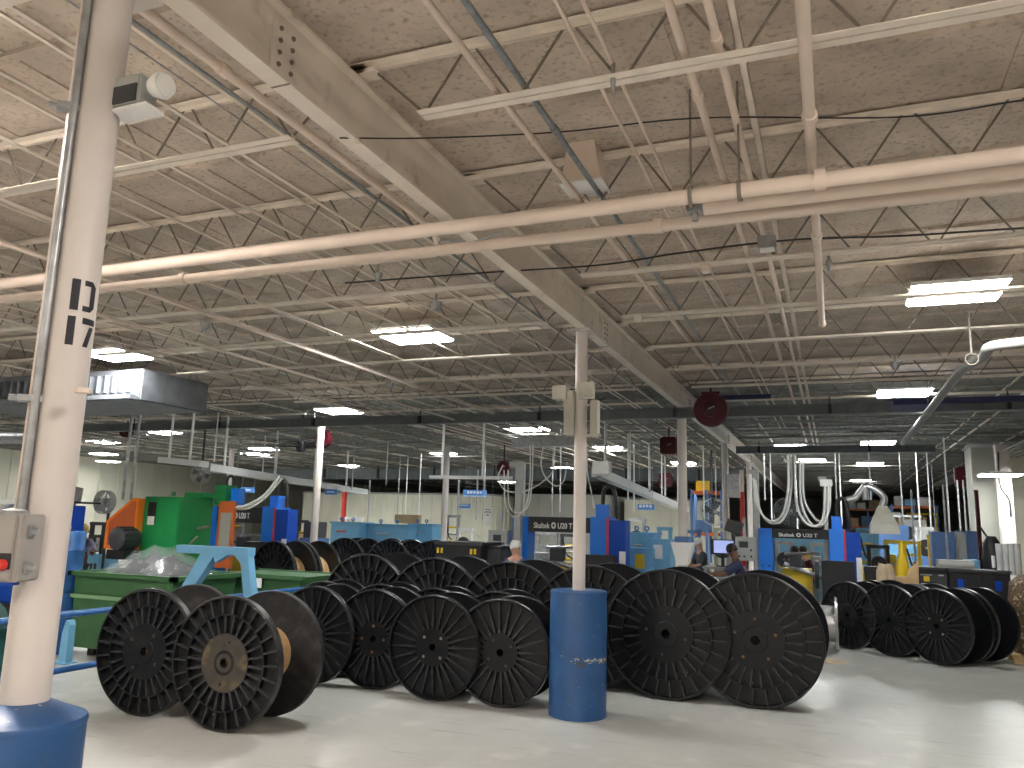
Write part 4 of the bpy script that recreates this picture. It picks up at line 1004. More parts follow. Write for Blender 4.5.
def tank(label, px0, px1, py, Y, grp, m=None):
    a = aty(px0, py, Y); b_ = aty(px1, py, Y); L = b_.x - a.x
    t = thing('cooling_trough', label, 'trough', (a.x, Y, 0), 0, grp)
    MB().bbox(0, L, 0, .8, .75, a.z, .02).build('tank', m or M_lblue, t)
    MB().box(-.03, L+.03, -.04, .84, a.z, a.z+.05).build('lid', m or M_lblue, t)
    for x in (.15, L-.15): MB().box(x-.06, x+.06, .05, .75, 0, .75).build('leg', M_sblue, t)
    for x in (L*.3, L*.7): MB().lathe([(.03, -.02), (.06, -.02), (.06, .02), (.03, .02)], 14, 'y', Matrix.Translation((x, .1, a.z+.14)), closed=True).bar((x, .1, a.z+.05), (x, .1, a.z+.09), .03, .03).build('valve_wheel', M_sblue, t)
    MB().tube([(L*.25, -.05, a.z-.25), (L*.55, -.05, a.z-.25)], .025, 8).build('grab_bar', M_red if px0 < 340 else M_greym, t)
tank('light blue trough left end, with a red handle', 331, 360, 523, 22, 'long light blue cooling troughs')
tank('long light blue trough in the middle of the row', 367, 408, 525, 22.4, 'long light blue cooling troughs')
tank('light blue trough at the right end of the row', 409, 432, 525, 23, 'long light blue cooling troughs')
tag(MB().bbox(-.45, .45, -.1, .1, -.14, .14, .02).build('crate_on_trough', M_card, None, aty(408, 519, 23.2)), 'small tan crate standing on the blue troughs', 'box')
tank('light blue trough machine right of the centre column', 628, 654, 534, 19, 'blue machines behind the centre')
t = thing('blue_bench', 'blue bench cabinet with white top clutter behind the tall reels', 'workbench', (aty(709, 560, 15.5).x, 15.5, 0))
MB().bbox(-.4, .4, 0, .7, 0, 1.02, .01).build('cabinet', M_sblue, t); MB().box(-.44, .44, -.05, .75, 1.02, 1.08).build('top', M_greym, t); MB().box(-.12, .12, -.012, 0, .86, .89).build('lettering_strip', M_signw, t)
# cream machine
p = aty(681, 560, 14.2)
t = thing('cream_machine', 'cream machine with a white funnel hopper left of the blue bench', 'machine', (p.x, 14.2, 0))
MB().bbox(-.22, .22, 0, .5, .5, 1.30, .02).build('body', M_cream, t); MB().bbox(-.28, .28, -.05, .6, 0, .5, .02).build('base', M_cream, t)
MB().prism([(-.19, 1.75), (.19, 1.75), (.08, 1.36), (-.08, 1.36)], .05, .4).build('hopper', M_white, t)
MB().bbox(-.45, -.22, .1, .4, .85, 1.25, .02).build('side_head', M_cream, t); MB().box(.2, .28, -.02, .3, .9, 1.3).build('yellow_cover', M_yellow, t)
MB().tube([(-.5, .0, 1.0), (.3, .0, 1.0)], .02, 8).lathe([(.03, -.02), (.08, -.02), (.08, .02), (.03, .02)], 16, 'y', Matrix.Translation((0, -.03, 1.0)), closed=True).build('hand_wheel', M_galv, t)
MB().bbox(-.12, .12, .05, .35, 1.75, 1.85, .01).build('hopper_lid', M_sblue, t)
# light blue cabinet row right of portal machine 2
for px, Y, h, m, l in [(640, 17.0, 1.55, M_lblue, 'light blue cabinet with yellow notice right of the lettered machine'), (658, 17.3, 1.75, M_lblue, 'taller light blue cabinet left of the cream machine')]:
    a = aty(px, 540, Y); t = thing('machine_cabinet', l, 'cabinet', (a.x, Y, 0))
    MB().bbox(-.26, .26, 0, .6, .1, h, .01).build('body', m, t); MB().box(-.24, -.01, -.012, 0, .2, h-.5).box(.01, .24, -.012, 0, .2, h-.5).build('door', m, t)
    MB().box(-.1, .1, -.02, -.012, h-.42, h-.12).build('notice', M_yellow if px == 640 else M_paper, t); MB().box(-.25, .25, .02, .58, 0, .1).build('plinth', M_charcoal, t)
# monitor workstation
p = aty(722.5, 547, 15.6)
t = thing('computer_monitor', 'lit blue computer screen beside the man in navy', 'monitor', (p.x, 15.6, p.z))
MB().bbox(-.22, .22, 0, .04, -.14, .14, .008).build('bezel', M_black, t); MB().box(-.16, .20, -.004, 0, -.11, .12).build('screen', M_screen, t)
MB().bar((0, .03, -.14), (0, .03, -.34), .05, .03).box(-.12, .12, -.06, .12, -.36, -.34).build('stand', M_black, t)
t = thing('work_table', 'small table under the lit screen', 'table', (p.x, 15.7, 0)); zt = p.z-.36
MB().box(-.35, .35, -.3, .3, zt-.04, zt).build('top', M_greym, t)
for sx in (-.3, .3):
    for sy in (-.25, .25): MB().box(sx-.02, sx+.02, sy-.02, sy+.02, 0, zt-.04).build('leg', M_galv, t)
t = thing('computer_monitor', 'tilted dark screen above the lit one', 'monitor', aty(734, 527, 16)); MB(Matrix.Rotation(.3, 4, 'Y')).bbox(-.16, .16, 0, .04, -.12, .12, .008).build('bezel', M_charcoal, t); MB().bar((0, .02, -.1), (0, .02, -.5), .03, .03).build('arm', M_charcoal, t)
tag(MB().bbox(-.15, .15, -.08, .08, -.28, .28).build('panel_box', M_galv, None, aty(733.5, 486, 20)), 'grey box on the far white column left of the red standpipe', 'electrical box')

# ---- items through the right portal machine
for px, l in ((640+0, ''),): pass
t = thing('blue_cabinet', 'light blue cabinet behind the right lettered machine', 'cabinet', (aty(806, 560, 22).x, 22, 0))
MB().bbox(-.75, .75, 0, .8, 0, 1.9, .02).build('body', M_lblue, t); MB().box(-.72, -.01, -.012, 0, .1, 1.8).box(.01, .72, -.012, 0, .1, 1.8).build('door', M_lblue, t)
t = thing('yellow_board', 'yellow board behind the right lettered machine', 'board', (aty(796, 563, 21).x, 21, 0))
MB().box(-.45, .45, 0, .03, 1.1, 1.45).build('board', M_yellow, t); MB().bar((-.4, .02, 0), (-.4, .02, 1.1), .04, .04).bar((.4, .02, 0), (.4, .02, 1.1), .04, .04).build('post', M_galv, t)

# ------------------------------------------------------------------ right side background
p = aty(884, 534, 19)
t = thing('extraction_hood', 'white flared extraction hood with silver hoses at the right', 'fume hood', (p.x, 19, p.z))
q = (aty(897, 536, 19).x - aty(868, 536, 19).x)/2
zt = aty(884, 506, 19).z - p.z
mb = MB(); mb.add([(-q,-.5,0),(q,-.5,0),(q,.5,0),(-q,.5,0),(-q*.9,-.45,zt*.35),(q*.9,-.45,zt*.35),(q*.9,.45,zt*.35),(-q*.9,.45,zt*.35),(-q*.3,-.15,zt),(q*.3,-.15,zt),(q*.3,.15,zt),(-q*.3,.15,zt)],
   [(0,1,5,4),(1,2,6,5),(2,3,7,6),(3,0,4,7),(4,5,9,8),(5,6,10,9),(6,7,11,10),(7,4,8,11),(8,9,10,11),(0,3,2,1)])
mb.build('canopy', M_hood, t)
ctop = aty(866, 486, 19)
for pts, l in [([(882, 507), (884, 498), (876, 490), (866, 486)], 'silver flexible hose joining the extraction hood'), ([(866, 500), (865, 493), (865, 486)], 'short silver flexible hose hanging in the middle'), ([(846, 500), (855, 498), (861, 491), (865, 486)], 'silver flexible hose curving to the left')]:
    P_ = catmull([aty(a_, b_, 18.9) for a_, b_ in pts], 6); o = P_[0].copy()
    tag(MB().tube([v - o for v in P_], [.065 + .008*(i % 2) for i in range(len(P_))], 12).build('flexible_duct', M_silver, None, o), l, 'duct')
def tool_cabinet(label, px0, px1, pyt, Y, drawers=True):
    a = aty(px0, pyt, Y); b_ = aty(px1, pyt, Y); L = b_.x - a.x; h = a.z
    t = thing('tool_cabinet', label, 'tool cabinet', (a.x, Y, 0))
    MB().bbox(0, L, 0, .6, .08, h, .01).build('body', M_black, t)
    MB().box(-.02, L+.02, -.03, .63, h, h+.04).build('top', M_charcoal, t)
    if drawers:
        for c0, c1 in ((.02, L*.6), (L*.62, L-.02)):
            n = 7 if c0 < .1 else 1
            for k in range(n):
                z0 = .12 + k*(h-.18)/n; z1 = .12 + (k+1)*(h-.18)/n - .02
                d = MB().box(c0, c1, -.015, 0, z0, z1).build('drawer', M_charcoal, t)
                MB().box(c0+.05, c1-.05, -.035, -.015, z1-.03, z1-.01).build('handle', M_galv, d)
    else:
        for k in range(4): MB().box(.04 + k*(L-.08)/4, .04 + (k+1)*(L-.08)/4 - .02, -.015, 0, .12, h-.06).build('door', M_black, t)
        for sx in (.18, L-.2): MB().box(sx-.05, sx+.05, -.02, -.015, h-.32, h-.14).build('blue_badge', M_dblue, t)
    MB().box(.02, L-.02, .03, .57, 0, .08).build('plinth', M_black, t)
    return t
tc_ = tool_cabinet('black drawer cabinet with a yellow label behind the right reels', 916, 947, 569, 17.4)
MB().box(.12, .22, -.022, -.016, 1.12, 1.22).build('yellow_label', M_yellow, tc_)
tool_cabinet('wide black tool cabinet at the right, behind the plain sided reel', 949, 1010, 571, 17.2, False)
tag(MB().bbox(-.3, .3, -.25, .25, 0, .15, .01).box(-.28, .28, -.27, -.25, .05, .1).build('steel_tray', M_greym, None, aty(955, 568, 17.7)), 'pale grey tray standing on the black tool cabinets', 'tray')
# kraft sacks and cardboard
t = thing('cardboard_box', 'open tan cardboard box left of the drawer cabinet', 'box', (aty(906, 580, 17.3).x, 17.3, 0))
MB().box(-.22, .22, 0, .4, .7, 1.18).box(-.2, .2, .02, .38, .0, .7).build('box', M_card, t); MB().add([(.0, 0, 1.18), (.22, 0, 1.18), (.24, .05, 1.5), (.08, .05, 1.36)], [(0,1,2,3),(3,2,1,0)]).box(.19, .22, .0, .4, 1.18, 1.48).build('flap', M_card, t)
for i, (px, l) in enumerate([(883, 'left upright kraft paper roll beside the cardboard box'), (890, 'right upright kraft paper roll beside the cardboard box')]):
    a = aty(px, 590, 17.1)
    tag(MB().lathe([(0, 0), (.12, 0), (.125, .9), (.10, 1.3), (.05, 1.42), (0, 1.43)], 16).build('paper_roll', M_kraft, None, (a.x, 17.1 + .1*i, 0)), l, 'roll')
# yellow machine
a = aty(870, 580, 18.3)
t = thing('yellow_machine', 'yellow machine behind the black panel at the right', 'machine', (a.x, 18.3, 0))
MB().bbox(-.25, .25, 0, .7, .2, 1.2, .02).build('body', M_yellow, t); MB().bbox(-.33, -.12, -.05, .4, .95, 1.35, .02).build('head', M_yellow, t)
MB().bbox(-.1, .38, -.05, .3, 1.05, 1.32, .01).build('black_console', M_black, t); MB().box(-.22, .22, .05, .65, 0, .2).build('plinth', M_black, t)
# yellow cone shaped cover
a = aty(903, 575, 18)
t = thing('yellow_cover', 'tall yellow folded umbrella shaped cover at the right', 'cover', (a.x, 18, 0))
MB().lathe([(0, 1.85), (.03, 1.85), (.05, 1.65), (.11, 1.45), (.15, 1.15), (.14, .95), (.02, .9), (0, .9)], 8).build('cloth', M_yellow, t); MB().lathe([(0, 0), (.16, 0), (.16, .03), (.02, .04), (.02, .95)], 16).build('pole', M_galv, t)
def locker(label, px, pyt, Y, w, m, grp=None, name='steel_locker'):
    a = aty(px, pyt, Y); t = thing(name, label, 'locker', (a.x, Y, 0), 0, grp)
    MB().bbox(-w/2, w/2, 0, .5, .05, a.z, .008).build('body', m, t)
    d = MB().box(-w/2+.02, w/2-.02, -.012, 0, .1, a.z-.05).build('door', m, t)
    MB().box(w/2-.07, w/2-.04, -.03, -.012, a.z*.5, a.z*.5+.12).build('handle', M_galv, d)
    MB().box(-w/2+.01, w/2-.01, .02, .48, 0, .05).build('plinth', M_charcoal, t)
locker('medium blue locker, left one of the blue pair at the right', 943, 532, 20, .45, M_sblue)
locker('white edged panel cabinet between the two blue lockers', 951, 533, 20.2, .15, M_white)
locker('pale grey locker right of the white edged cabinet', 958, 532, 20.4, .30, M_greym)
locker('blue grey locker, right one of the pair at the right', 967, 531, 20.6, .38, M_sblue)
locker('light blue locker behind the extraction hood', 868, 533, 22, .5, M_lblue)
locker('low light blue cabinet left of the maroon standpipe', 973, 560, 19, .25, M_lblue)
for px, py, Y, m, w, l in [(905, 545, 26, M_lblue, 1.0, 'far light blue machine housing behind the yellow cover'), (922, 530, 28, M_white, .35, 'far white cabinet behind the dark post'), (930, 541, 25, M_sblue, .5, 'far slate blue cabinet left of the lockers'), (890, 525, 32, M_sblue, 1.2, 'far slate blue housing behind the hood'), (915, 520, 36, M_white, .8, 'farthest white cabinet at the hall end')]:
    locker(l, px, py, Y, w, m, name='machine_housing')
def line_machine(label, px, pyt, Y, w, m, m2, style):
    a = aty(px, pyt, Y); h = a.z; t = thing('line_machine', label, 'machine', (a.x, Y, 0))
    MB().bbox(-w/2, w/2, 0, .6, .12, h*.55, .01).build('base_cabinet', m, t)
    for sx in (-w/2+.05, w/2-.05): MB().box(sx-.04, sx+.04, .05, .13, h*.55, h).build('upright', m2, t)
    MB().box(-w/2, w/2, .04, .14, h-.08, h).build('top_rail', m2, t)
    if style % 3 == 0:
        MB().lathe([(.03, -.06), (h*.095, -.06), (h*.10, 0), (h*.095, .06), (.03, .06)], 24, 'y', Matrix.Translation((0, .0, h*.76)), closed=True).build('wheel', M_charcoal, t)
        MB().tube([(0, -.1, h*.76), (0, .3, h*.76)], .03, 10).build('shaft', M_galv, t)
    elif style % 3 == 1:
        MB().bbox(-w*.3, w*.12, -.05, .3, h*.58, h*.82, .01).build('drive_head', m2, t)
        MB().tube([(-w*.45, -.08, h*.7), (w*.45, -.08, h*.7)], .025, 8).build('roller', M_galv, t)
        MB().box(w*.2, w*.4, -.02, 0, h*.6, h*.78).build('control_panel', M_greym, t)
    else:
        for k in range(3): MB().tube([(-w*.4, .1, h*(.62+.1*k)), (w*.4, .1, h*(.62+.1*k))], .035, 10).build('roller', M_galv if k % 2 else M_yellow, t)
        MB().tube(catmull([(-w*.3, -.03, h*.9), (-w*.1, -.1, h*.7), (w*.2, -.08, h*.62), (w*.35, -.02, h*.5)]), .02, 8).build('hose', M_hose, t)
    for k in range(3): MB().box(-w*.35 + k*w*.28, -w*.35 + k*w*.28 + w*.16, -.012, 0, h*.2, h*.42).build('access_panel', m2, t)
    MB().box(-w/2+.03, w/2-.03, .04, .56, 0, .12).build('plinth', M_black, t)
for i, (px, pyt, Y, w, m, m2, wh) in enumerate([(636, 518, 21, .5, M_lblue, M_greym, 'right of the centre column, behind the light blue trough'), (664, 527, 18.5, .35, M_cream, M_lblue, 'just left of the cream machine'), (690, 530, 20, .5, M_greym, M_sblue, 'behind the seated person'),
    (722, 528, 19, .4, M_greym, M_cream, 'left of the red standpipe'), (546, 532, 20, .6, M_sblue, M_galv, 'seen through the centre lettered machine at left'), (570, 534, 21, .6, M_yellow, M_charcoal, 'seen through the centre lettered machine at right'),
    (784, 541, 20, .4, M_greym, M_galv, 'seen through the right lettered machine at left'), (818, 543, 20.5, .4, M_lblue, M_greym, 'seen through the right lettered machine at right'),
    (866, 528, 21, .45, M_sblue, M_lblue, 'left of the extraction hood foot'), (878, 545, 20.5, .5, M_galv, M_charcoal, 'under the extraction hood'), (893, 540, 21, .4, M_lblue, M_yellow, 'between the hood and the yellow cover'), (912, 541, 21.5, .4, M_sblue, M_yellow, 'right of the yellow cover'),
    (925, 527, 23, .4, M_lblue, M_white, 'left of the blue lockers'), (934, 535, 22, .3, M_greym, M_yellow, 'touching the left blue locker'), (452, 515, 24, .5, M_greym, M_galv, 'above the black crate'), (464, 528, 22, .5, M_lblue, M_white, 'just above the crate with yellow labels'),
    (353, 517, 26, .8, M_lblue, M_white, 'behind the left trough'), (300, 520, 19, .4, M_sblue, M_charcoal, 'beside the left of centre column'), (38, 500, 12, .35, M_sblue, M_white, 'left of the near column'), (96, 522, 15, .5, M_lblue, M_charcoal, 'between the near column and orange guard'),
    (236, 512, 18, .5, M_charcoal, M_galv, 'under the long white busway behind the orange panel'), (906, 515, 33, 1.0, M_lblue, M_white, 'far down the hall above the yellow cover'), (922, 513, 40, 1.2, M_sblue, M_yellow, 'at the far end above the lockers'), (888, 512, 38, 1.0, M_red, M_white, 'at the far end beside the hood')]):
    line_machine('small production machine ' + wh, px, pyt, Y, w, m, m2, i)
# racking at the far end, boxes in rows
def rack(label, px0, px1, Y, levels, h=3.4):
    a = aty(px0, 530, Y); b_ = aty(px1, 530, Y); L = b_.x - a.x
    t = thing('storage_rack', label, 'rack', (a.x, Y, 0))
    for x in (0, L/2, L):
        for y in (0, .9): MB().box(x-.05, x+.05, y-.04, y+.04, 0, h).build('upright', M_sblue, t)
    for k in range(levels):
        z = .3 + k*(h-.4)/(levels-1)
        MB().box(0, L, -.03, .03, z-.06, z+.04).box(0, L, .87, .93, z-.06, z+.04).box(0, L, 0, .9, z+.04, z+.055).build('shelf', M_burnt, t)
    return a.x, L, [.355 + k*(h-.4)/(levels-1) for k in range(levels)]
rk = [('orange beamed storage rack behind the seated person', 692, 722, 30, 3), ('storage rack at the far end right of the hood', 893, 938, 44, 4), ('storage rack far behind the right lettered machine', 848, 890, 50, 4)]
cols = [M_card, M_kraft, M_white, M_lblue, M_red, M_yellow, M_sblue, M_greym]
for l, a_, b_, Y, n in rk:
    x0, L, zs = rack(l, a_, b_, Y, n)
    for zi, z in enumerate(zs):
        x = x0 + .15
        while x < x0 + L - .55:
            w = random.uniform(.3, .55); h = random.uniform(.3, .6); m = random.choice(cols)
            o = MB().bbox(0, w, 0, .6, 0, h, .01).box(w*.45, w*.55, -.003, 0, 0, h).build('stored_carton', m, None, (x, Y + .12, z))
            tag(o, 'stored carton on the %s' % l.split(',')[0], 'box', 'cartons on the %s' % l); x += w + random.uniform(.05, .3)
# translucent rolls and wall items at right
for i, px in enumerate((1004, 1010, 1016, 1022)):
    a = aty(px, 544, 17.0)
    tag(MB().lathe([(0, 1.3), (.06, 1.3), (.065, a.z), (0, a.z)], 14).build('plastic_tube', M_strip, None, (a.x, 17.5, 0)), 'translucent upright plastic tube, number %s from the left, on the black cabinet' % ['one', 'two', 'three', 'four'][i], 'tube', 'translucent tubes at the right edge')
for i, px in enumerate((995, 1000)):
    a = aty(px, 556, 17.3); tag(MB().lathe([(0, 1.42), (.03, 1.42), (.03, a.z), (0, a.z)], 12).build('plastic_tube', M_white, None, (a.x, 17.5, 0)), ['left', 'right'][i] + ' short white tube standing on the wide tool cabinet', 'tube')
a = aty(992, 550, 19)
t = thing('black_blower', 'black upright blower with a nozzle near the right wall', 'blower', (a.x, 19, 0))
MB().lathe([(0, 0), (.2, 0), (.22, .3), (.16, 1.2), (.20, 1.55), (.17, 1.85), (.08, 2.0), (0, 2.0)], 20).build('body', M_black, t); MB().bar((-.05, 0, 1.95), (-.2, -.05, 2.2), .03, .03).build('nozzle', M_black, t)
# wrapped pallet at right edge
t = thing('wrapped_pallet', 'film wrapped brown bale at the right edge behind the reels', 'pallet load', (aty(1038, 600, 15.9).x, 15.9, 0))
MB().lathe([(0, .12), (.40, .12), (.44, .3), (.42, .6), (.45, .9), (.40, 1.25), (.25, 1.38), (0, 1.4)], 14).build('bale', M_bale, t)
pl = MB()
for k in range(5): pl.box(-.5 + k*.22, -.38 + k*.22, -.5, .5, .09, .12)
for k in range(3): pl.box(-.5, .5, -.5 + k*.45, -.4 + k*.45, 0, .09)
pl.build('pallet', M_card, t)
# right wall pilaster
def pilaster(label, px, Y, w, m):
    a = aty(px, 520, Y); t = thing('wall_pier', label, 'pier', (a.x, Y, 0))
    MB().box(-w/2, w/2, 0, w, 0, 4.3).build('shaft', m, t); MB().tube(catmull([(-.1, -.03, 4.1), (-.12, -.03, 3.3), (.05, -.05, 2.9), (.06, -.03, 2.5)]), .02, 8).build('cable', M_hose, t)
pilaster('pale square pier at the right wall behind the tubes', 1008, 23.2, .30, M_colwhite)
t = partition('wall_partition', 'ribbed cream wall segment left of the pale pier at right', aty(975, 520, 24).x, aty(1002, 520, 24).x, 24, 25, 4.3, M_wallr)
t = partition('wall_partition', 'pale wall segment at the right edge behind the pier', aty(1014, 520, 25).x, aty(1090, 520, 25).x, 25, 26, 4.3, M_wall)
# conduits trapeze at right top
for i in range(5):
    x = 4.0 + i*.16
    run('trunk_conduit', 'pale conduit bundled along the right wall, %s' % ['nearest the hall', 'second', 'third', 'fourth', 'nearest the wall'][i], 'conduit', [(x, 5, 4.12), (x, 40, 4.12)], .022, M_galv, 'conduit bundle at the right')
for i in range(3):
    x = -9.2 + i*.3
    run('trunk_conduit', 'thin cream conduit running back left of centre, %s of three' % ['left', 'middle', 'right'][i], 'conduit', [(x, 3.0, 4.27), (x, 34, 4.27)], .012, M_pipe, 'thin conduits at the left')
for i, (x, z) in enumerate([(-7.3, 4.1), (-6.4, 4.2)]):
    run('trunk_conduit', 'single pale conduit running back over the left of centre column, %s' % ['lower', 'upper'][i], 'conduit', [(x, 3, z), (x, 34, z)], .02, M_pipe)

# ------------------------------------------------------------------ people
def person(label, loc, rz, J, colors, cap=None, sc=1.0, name='person'):
    """J: joints dict in metres, figure faces -Y"""
    order = ['pelvis', 'waist', 'chest', 'neck', 'head0', 'head1', 'shL', 'elL', 'wrL', 'shR', 'elR', 'wrR', 'hipL', 'knL', 'anL', 'toeL', 'hipR', 'knR', 'anR', 'toeR']
    idx = {k: i for i, k in enumerate(order)}
    rad = dict(pelvis=.14, waist=.125, chest=.15, neck=.055, head0=.085, head1=.09, shL=.07, elL=.045, wrL=.03, shR=.07, elR=.045, wrR=.03, hipL=.09, knL=.06, anL=.042, toeL=.035, hipR=.09, knR=.06, anR=.042, toeR=.035)
    edges = [('pelvis','waist'),('waist','chest'),('chest','neck'),('neck','head0'),('head0','head1'),('chest','shL'),('shL','elL'),('elL','wrL'),('chest','shR'),('shR','elR'),('elR','wrR'),('pelvis','hipL'),('hipL','knL'),('knL','anL'),('anL','toeL'),('pelvis','hipR'),('hipR','knR'),('knR','anR'),('anR','toeR')]
    def skin(keys, extra, nm, lv=2):
        ks = [k for k in order if k in keys]; ii = {k: i for i, k in enumerate(ks)}
        me = bpy.data.meshes.new('s'); me.from_pydata([J[k] for k in ks], [(ii[a], ii[b]) for a, b in edges if a in ii and b in ii], [])
        o = bpy.data.objects.new('s', me); COL.objects.link(o)
        md = o.modifiers.new('s', 'SKIN'); sb = o.modifiers.new('b', 'SUBSURF'); sb.levels = lv; sb.render_levels = lv
        for i, k in enumerate(ks):
            v = me.skin_vertices[0].data[i]; r = rad[k] + extra
            if k in ('pelvis', 'waist', 'chest'): v.radius = (r*1.15, r*.8)
            else: v.radius = (r, r)
            v.use_root = (i == 0)
        dg = bpy.context.evaluated_depsgraph_get(); m2 = bpy.data.meshes.new_from_object(o.evaluated_get(dg))
        vs = [v.co[:] for v in m2.vertices]; fs = [tuple(p.vertices) for p in m2.polygons]
        bpy.data.objects.remove(o); bpy.data.meshes.remove(me); bpy.data.meshes.remove(m2)
        return MB().add(vs, fs, True)
    t = thing(name, label, 'person', loc, rz)
    body = skin(set(order), 0, 'body')
    h1 = Vector(J['head1']); h0 = Vector(J['head0']); up = (h1 - h0).normalized(); fw = Vector((0, -1, 0)); fw = (fw - up*fw.dot(up)).normalized(); sd = up.cross(fw)
    hc = (h0 + h1)/2
    body.tube([hc + fw*.085 - up*.0, hc + fw*.115 - up*.03, hc + fw*.08 - up*.04], [.012, .016, .01], 8)
    for s in (-1, 1): body.tube([hc + sd*s*.085, hc + sd*s*.10 + up*.03, hc + sd*s*.095 - up*.03], [.01, .018, .01], 8)
    for S in ('L', 'R'):
        w = Vector(J['wr'+S]); e = Vector(J['el'+S]); d = (w - e).normalized(); sx = d.cross(Vector((0, 0, 1)))
        sx = sx.normalized() if sx.length > .1 else Vector((1, 0, 0)); nz = sx.cross(d)
        body.tube([w, w + d*.05, w + d*.09], [.028, .036, .034], 8)
        for k, ln in enumerate((.065, .075, .07, .055)):
            b0 = w + d*.085 + sx*(-.027 + .018*k); body.tube([b0, b0 + d*ln*.5 - nz*.008, b0 + d*ln - nz*.03], [.009, .008, .006], 6)
        body.tube([w + d*.03 + sx*-.03, w + d*.06 + sx*-.055, w + d*.09 + sx*-.06 - nz*.01], [.011, .010, .008], 6)
    body.build('body', colors['skin'], t)
    skin({'pelvis', 'waist', 'chest', 'shL', 'shR', 'elL', 'elR'} , .014, 'shirt').build('shirt', colors['top'], t)
    skin({'pelvis', 'hipL', 'knL', 'anL', 'hipR', 'knR', 'anR'}, .016, 'trousers').build('trousers', colors['leg'], t)
    for S in ('L', 'R'):
        a = Vector(J['an'+S]); b_ = Vector(J['toe'+S]); MB().tube([a + Vector((0, .05, -.02)), a*.5 + b_*.5 + Vector((0, 0, -.01)), b_ + Vector((0, -.03, -.005))], [.045, .05, .03], 10).build('shoe', M_black, t)
    MH = Matrix.Translation(h1) @ up.to_track_quat('Z', 'Y').to_matrix().to_4x4()
    hr = MB().lathe([(.0, .115), (.05, .108), (.088, .07), (.102, .02), (.100, -.02), (.092, -.03)], 18, 'z', MH @ Matrix.Translation(Vector((0, .0, -.01))))
    if cap: hr.build('cap', cap, t)
    else: hr.build('hair', colors.get('hair', M_hair), t)
    return t
STAND = dict(pelvis=(0,0,.95), waist=(0,0,1.1), chest=(0,.01,1.33), neck=(0,.0,1.50), head0=(0,-.015,1.60), head1=(0,-.02,1.68), shL=(.17,.0,1.40), elL=(.24,.0,1.12), wrL=(.24,-.12,.90), shR=(-.17,0,1.40), elR=(-.24,0,1.12), wrR=(-.24,-.12,.90),
             hipL=(.09,0,.88), knL=(.10,-.02,.48), anL=(.10,.02,.08), toeL=(.11,-.14,.03), hipR=(-.09,0,.88), knR=(-.10,-.02,.48), anR=(-.10,.02,.08), toeR=(-.11,-.14,.03))
def pose(**k): d = dict(STAND); d.update(k); return d
REACH = pose(chest=(0,-.06,1.32), neck=(0,-.10,1.48), head0=(0,-.14,1.57), head1=(0,-.17,1.65), shL=(.17,-.07,1.39), shR=(-.17,-.07,1.39), elL=(.2,-.30,1.22), wrL=(.14,-.52,1.20), elR=(-.2,-.30,1.22), wrR=(-.14,-.52,1.20))
SIT = pose(pelvis=(0,0,.55), waist=(0,.0,.70), chest=(0,-.03,.93), neck=(0,-.05,1.10), head0=(0,-.07,1.19), head1=(0,-.09,1.27), shL=(.17,-.04,1.0), shR=(-.17,-.04,1.0), elL=(.22,-.15,.75), wrL=(.12,-.36,.72), elR=(-.22,-.15,.75), wrR=(-.12,-.36,.72),
           hipL=(.09,-.03,.52), knL=(.12,-.42,.52), anL=(.12,-.42,.10), toeL=(.12,-.58,.04), hipR=(-.09,-.03,.52), knR=(-.12,-.42,.52), anR=(-.12,-.42,.10), toeR=(-.12,-.58,.04))
p = aty(742, 560, 14.9)
person('person in navy shirt and white trousers reaching left beside the grey control panel', (p.x + .0, 14.9, 0), math.radians(-80), REACH, dict(skin=M_skind, top=M_navy, leg=M_wcloth))
p = aty(82, 530, 12.0)
person('person in pale lilac top and yellow hood behind the near left column', (p.x, 12.0, 0), math.radians(60), REACH, dict(skin=M_skind, top=M_lilac, leg=M_dgrey), M_blond)
p = aty(516, 550, 13.2)
person('person with white cap and face mask behind the crates, head showing above reels', (p.x, 13.2, 0), math.radians(-20), pose(**{k: (v[0], v[1], v[2]*.96) for k, v in STAND.items()}), dict(skin=M_skin, top=M_denim, leg=M_denim), M_wcloth)
p = aty(702, 545, 19.0)
t = person('person with white cap in dark grey seated in front of the far rack', (p.x, 19.0, .42), math.radians(-60), SIT, dict(skin=M_skin, top=M_dgrey, leg=M_navy), M_wcloth)
tb = thing('work_stool', 'stool on a low platform under the seated person', 'stool', (p.x, 19.0, 0))
MB().lathe([(0, .80), (.18, .80), (.19, .84), (.17, .87), (0, .87)], 20).build('seat', M_black, tb); MB().tube([(0, 0, .42), (0, 0, .8)], .03, 8).build('pole', M_galv, tb); MB().box(-.5, .5, -.8, .5, 0, .42).build('platform', M_greym, tb)
for px, l, c_ in ((795, 'left one of two people beyond the right lettered machine, dark top', M_dgrey), (803, 'right one of two people beyond the right lettered machine, red brown top', M_maroon)):
    p = aty(px, 565, 19.8 + .3*(px == 803)); person(l, (p.x, p.y, 0), math.radians(150), pose(**{k: (v[0], v[1], v[2]*.93) for k, v in STAND.items()}), dict(skin=M_skin, top=c_, leg=M_dgrey))

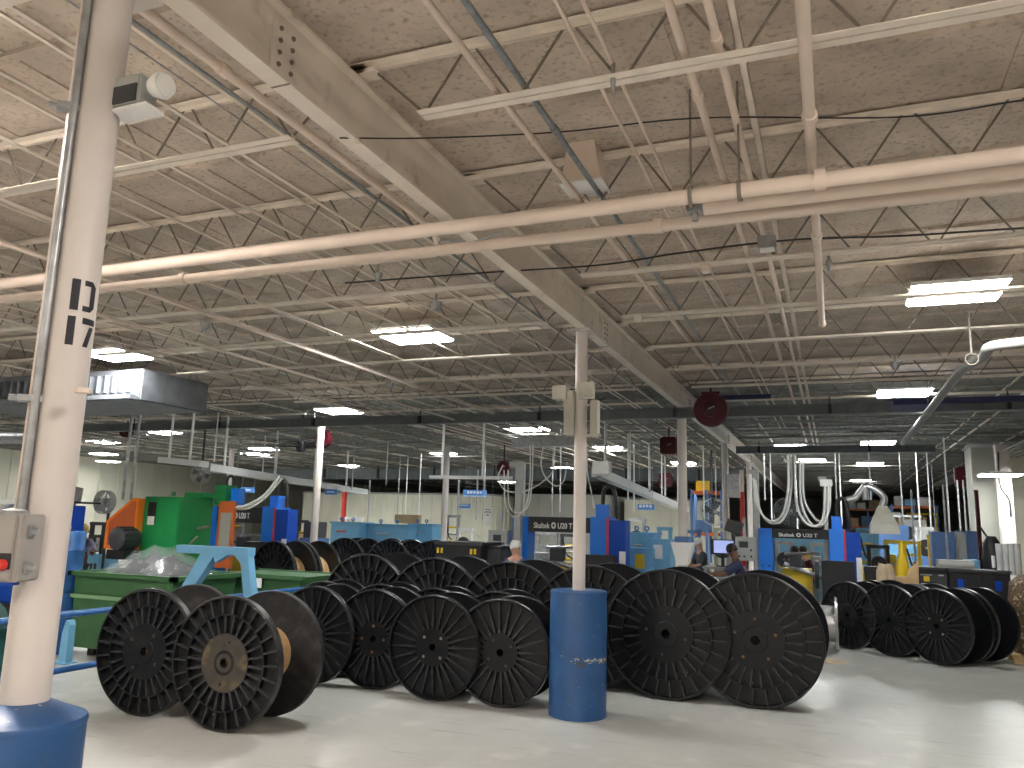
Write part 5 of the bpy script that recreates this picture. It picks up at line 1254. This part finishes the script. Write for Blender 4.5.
# left edge background: blue machine parts
t = thing('blue_machine', 'blue machine with white boom behind the near column at the left edge', 'machine', (aty(14, 520, 10).x, 10, 0))
MB().bbox(-.6, .35, 0, .8, .4, 1.95, .02).build('cabinet', M_dblue, t); MB().bbox(-.7, .45, -.1, .9, 0, .4, .01).build('base', M_black, t)
MB().box(-.65, .4, -.08, 0, 1.55, 1.85).build('black_panel', M_black, t); MB().tube(catmull([(-.5, .1, 2.0), (-.1, .1, 2.2), (.1, .1, 2.5), (.3, .1, 2.75)]), .06, 10).build('boom', M_cable, t); MB().box(-.8, .5, 0, .1, 2.1, 2.18).build('white_shelf', M_white, t)
t = thing('blue_cabinet', 'bright blue cabinet with white notice right beside the near column', 'cabinet', (aty(69, 530, 10.4).x, 10.4, 0))
MB().bbox(-.2, .06, 0, .25, .1, 2.1, .01).build('body', M_dblue, t); MB().box(-.1, .05, -.012, 0, 1.5, 1.75).build('notice', M_paper, t); MB().box(-.18, .05, .02, .24, 0, .1).build('plinth', M_black, t)
MB().box(-.25, .12, -.1, .5, 2.14, 2.17).build('shelf', M_black, t)
t = thing('computer_monitor', 'grey tilted monitor above the bright blue cabinet by the near column', 'monitor', aty(75, 494, 10.6)); MB(Matrix.Rotation(.15, 4, 'Y')).bbox(-.15, .15, 0, .04, -.13, .13, .008).build('bezel', M_galv, t); MB().bar((0, .02, -.12), (0, .02, -.3), .04, .03).build('arm', M_galv, t)
# small workbench things by the left column
t = thing('small_machine', 'small dark machine on a blue stand right of the left of centre column', 'machine', (aty(310, 530, 17).x, 17, 0))
MB().bbox(-.3, .25, 0, .5, .1, 1.5, .01).build('stand', M_sblue, t); MB().bbox(-.22, .2, .05, .45, 1.5, 1.9, .02).build('head', M_charcoal, t); MB().box(-.3, .25, .02, .48, 0, .1).build('plinth', M_black, t)
tag(MB().bbox(-.35, .35, -.3, .3, 0, 1.5, .01).build('carton', M_card, None, (aty(293, 545, 20).x, 20, 0)), 'tan carton stack behind the dark blue machine', 'box')

# ------------------------------------------------------------------ world, view
W = bpy.data.worlds.new('world'); SC.world = W; W.use_nodes = True
W.node_tree.nodes['Background'].inputs[0].default_value = (.8, .85, 1, 1); W.node_tree.nodes['Background'].inputs[1].default_value = .02
SC.view_settings.view_transform = 'Standard'; SC.view_settings.look = 'None'; SC.view_settings.gamma = 1; SC.view_settings.exposure = 1.2
SC.view_settings.use_curve_mapping = False
SC.cycles.max_bounces = 8; SC.cycles.diffuse_bounces = 7; SC.cycles.glossy_bounces = 3; SC.cycles.transparent_max_bounces = 8
SC.cycles.use_denoising = True; SC.cycles.sample_clamp_indirect = 8
SC.cycles.caustics_reflective = False; SC.cycles.caustics_refractive = False
